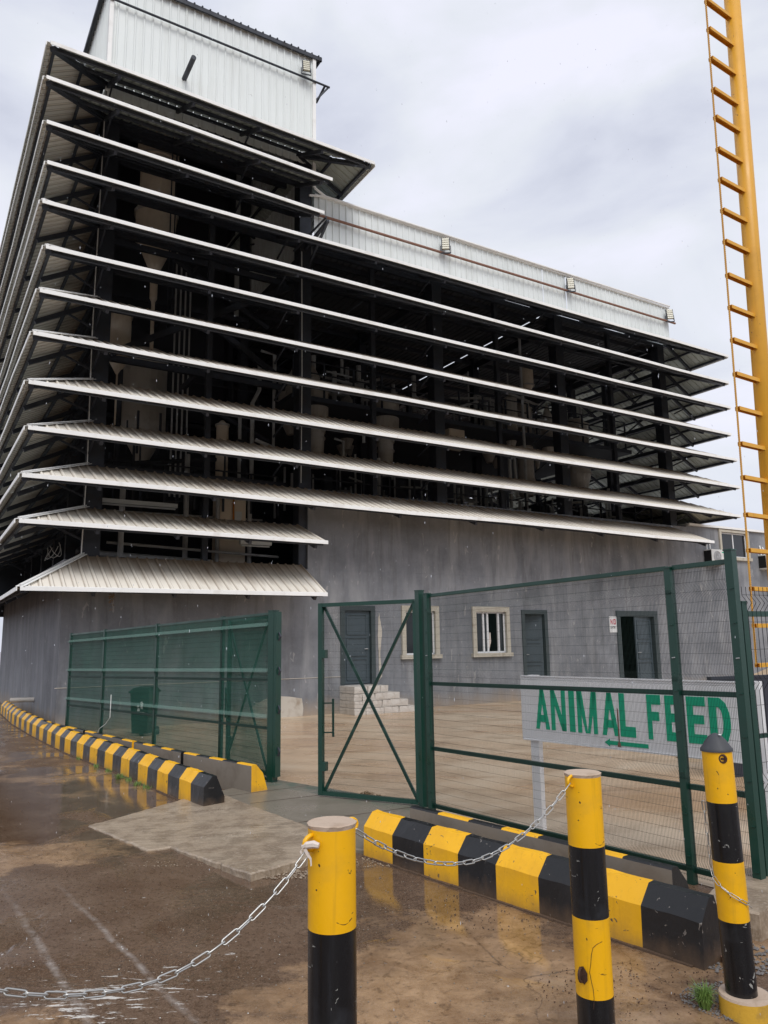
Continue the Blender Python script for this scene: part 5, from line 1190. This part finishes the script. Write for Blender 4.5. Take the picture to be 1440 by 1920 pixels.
# dark wall, sand and clutter beyond the right fence
F = T(5.0, 10.6, 0, R(20)); t = thing('navy_wall', 'low navy sheet wall beyond the right hand fence', 'wall', F)
for k in range(8):
    mb = MB(); mb.box((k * .5 - .8, -.03, 0), (k * .5 - .304, .03, 1.25)); build(mb, 'panel', M_navy, t, F)
mb = MB(); mb.bar((-.8, 0, 1.27), (3.2, 0, 1.27), .08, .04); build(mb, 'top_rail', M_navy, t, F)
mb = MB(); rg = random.Random(8); n = 14
vs = []; fs = []
for i in range(n):
    for j in range(n):
        u, v = i / (n-1) * 2 - 1, j / (n-1) * 2 - 1; vs.append(Vector((7.6 + u * 3.2, 13.3 + v * 1.6, max(0, 1.45 * (1 - u*u) * (1 - v*v) + rg.uniform(-.06, .06)))))
for i in range(n-1):
    for j in range(n-1): fs.append((i*n+j, (i+1)*n+j, (i+1)*n+j+1, i*n+j+1))
mb.mesh(vs, fs); o = build(mb, 'sand_heap', M_sand, base=True); o['label'] = 'tan sand heap showing above the navy wall'; o['category'] = 'sand heap'
# stub pipe by the side wall, hanging nest under lowest canopy
o = None
mb = MB(); mb.tube([(-9.4, 19.6, .52), (-8.85, 19.72, .52)], .06, 12); o = build(mb, 'drain_pipe', M_greytank); o['label'] = 'dark pipe stub above the far left kerb barriers'; o['category'] = 'pipe'
mb = MB(); rg = random.Random(2)
for k in range(40):
    c = B @ Vector((1.9 + rg.uniform(-.05, .05), .55 + rg.uniform(-.05, .05), 2.92 - abs(rg.gauss(0, .11)))); u = Vector((rg.uniform(-1, 1), rg.uniform(-1, 1), rg.uniform(-1, 1))) * .03
    mb.bar(c - u, c + u, .008)
o = build(mb, 'bird_nest', M_dry); o['label'] = 'ragged straw nest hanging under the lowest left canopy'; o['category'] = 'nest'

# ------------------------------------------------------------------ falling rain
mb = MB(); rg = random.Random(21)
for k in range(800):
    d = rg.uniform(3.0, 12); x = rg.uniform(-.52, .52) * d; z = 1.8 + rg.uniform(-.45, .95) * d
    if z < .1: continue
    r_ = rg.uniform(.0008, .0015) * (1 + d * .06); h_ = r_ * rg.uniform(3, 6); lx = rg.uniform(-.08, .08) * h_
    p = Vector((x, d, z)); mb.mesh([p + Vector((r_, 0, 0)), p + Vector((0, r_, 0)), p + Vector((-r_, 0, 0)), p + Vector((0, -r_, 0)), p + Vector((lx, 0, h_)), p - Vector((lx, 0, h_))], [(0,1,4),(1,2,4),(2,3,4),(3,0,4),(1,0,5),(2,1,5),(3,2,5),(0,3,5)])
M_rain = mat('raindrop_water', (0.8, 0.84, 0.9), 0.08); M_rain.node_tree.nodes['Principled BSDF'].inputs['Transmission Weight'].default_value = 0.35
build(mb, 'rain', M_rain, kind='stuff')

mb = MB()
for k in range(4):
    a = 2.0 + k * .35; pts = [(1.0 + .1 * math.sin(j * .7 + k), a + j * .12, 4.15 - .28 * math.sin(math.pi * j / 6)) for j in range(7)]; mb.tube(pts, .007, 4)
bb(mb, 'hanging_cable', M_greytank)

F = B @ T(7.6, 3.4, 9.0); t = thing('machinery_row', 'dark pipes and small motors on the middle floor behind its guard rail', 'machinery', F)
mb = MB(); rr = random.Random(31)
for k in range(90):
    x = rr.uniform(.1, 13.6); y = rr.uniform(0, 4); z = rr.uniform(0, 1.2); h = rr.uniform(.3, 2.0)
    if rr.random() < .55: mb.tube([(x, y, z), (x, y, z + h)], rr.choice((.03, .05, .08)), 7)
    else: mb.tube([(x, y, z + h * .5), (x + rr.uniform(.5, 2.2), y + rr.uniform(-.4, .4), z + h * .5 + rr.uniform(-.5, .5))], rr.choice((.03, .05)), 6)
build(mb, 'pipe_cluster', M_galv, t, F, kind='stuff')
mb = MB()
for k in range(14):
    x = rr.uniform(.1, 13); y = rr.uniform(.3, 4); r_ = rr.uniform(.15, .4); mb.lathe((x, y, 0), [(r_ * .3, -.5), (r_, .1), (r_, rr.uniform(.6, 1.5)), (0, 1.6)], 12)
build(mb, 'small_hopper', M_greytank, t, F, kind='stuff')
F = B @ T(2.0, 2.2, 8.9); t = thing('cross_braces', 'slanting steel braces and beams across the dark left bays', 'braces', F)
for k, (a, b) in enumerate((((2.0, 2.4, 9.0), (6.8, 2.4, 11.9)), ((6.8, 2.4, 9.0), (4.4, 2.4, 10.4)), ((2.0, 2.6, 12.1), (6.8, 2.6, 12.1)), ((2.0, 2.6, 8.95), (6.8, 2.6, 8.95)), ((2.0, 2.6, 15.2), (6.8, 2.6, 15.2)), ((2.0, 5.6, 12.1), (6.8, 5.6, 12.1)), ((4.3, 2.6, 12.1), (4.3, 8, 12.1)), ((4.3, 2.6, 8.95), (4.3, 8, 8.95)), ((2.0, 2.5, 6.1), (6.8, 2.5, 6.1)))):
    mb = MB(); mb.bar(a, b, .10, .16); build(mb, 'beam', M_steel, t, B)

gravel('scattered_grit', .0, 5.2, 2.6, 1.9, 1100, .0015, .006, M_conc, 41)
gravel('scattered_grit', -2.6, 8.2, 2.4, 3.2, 700, .002, .008, M_mudfoot, 42)
gravel('scattered_grit', .7, 5.55, 1.3, .35, 500, .002, .008, M_mudfoot, 43)
gravel('scattered_paint_flakes', -1.4, 4.5, 1.1, .8, 60, .0015, .005, M_whitep, 44)
mb = MB(); rg = random.Random(77)
for k in range(260):
    q = rg.choice((.05, .12, .22, .3, .45, .6, .85)) + rg.gauss(0, .012); x = -3.0 - 2.4 * q + rg.gauss(0, .02); y = 10.15 + 3.3 * q + rg.gauss(0, .02); h = rg.uniform(.02, .07); a = rg.uniform(0, 6.28); e = Vector((math.cos(a), math.sin(a), 0)) * .02
    mb.face([(x - .003, y, 0), (x + .003, y, 0), (x + e.x, y + e.y, h)])
build(mb, 'ground_weeds', M_grass, kind='stuff')
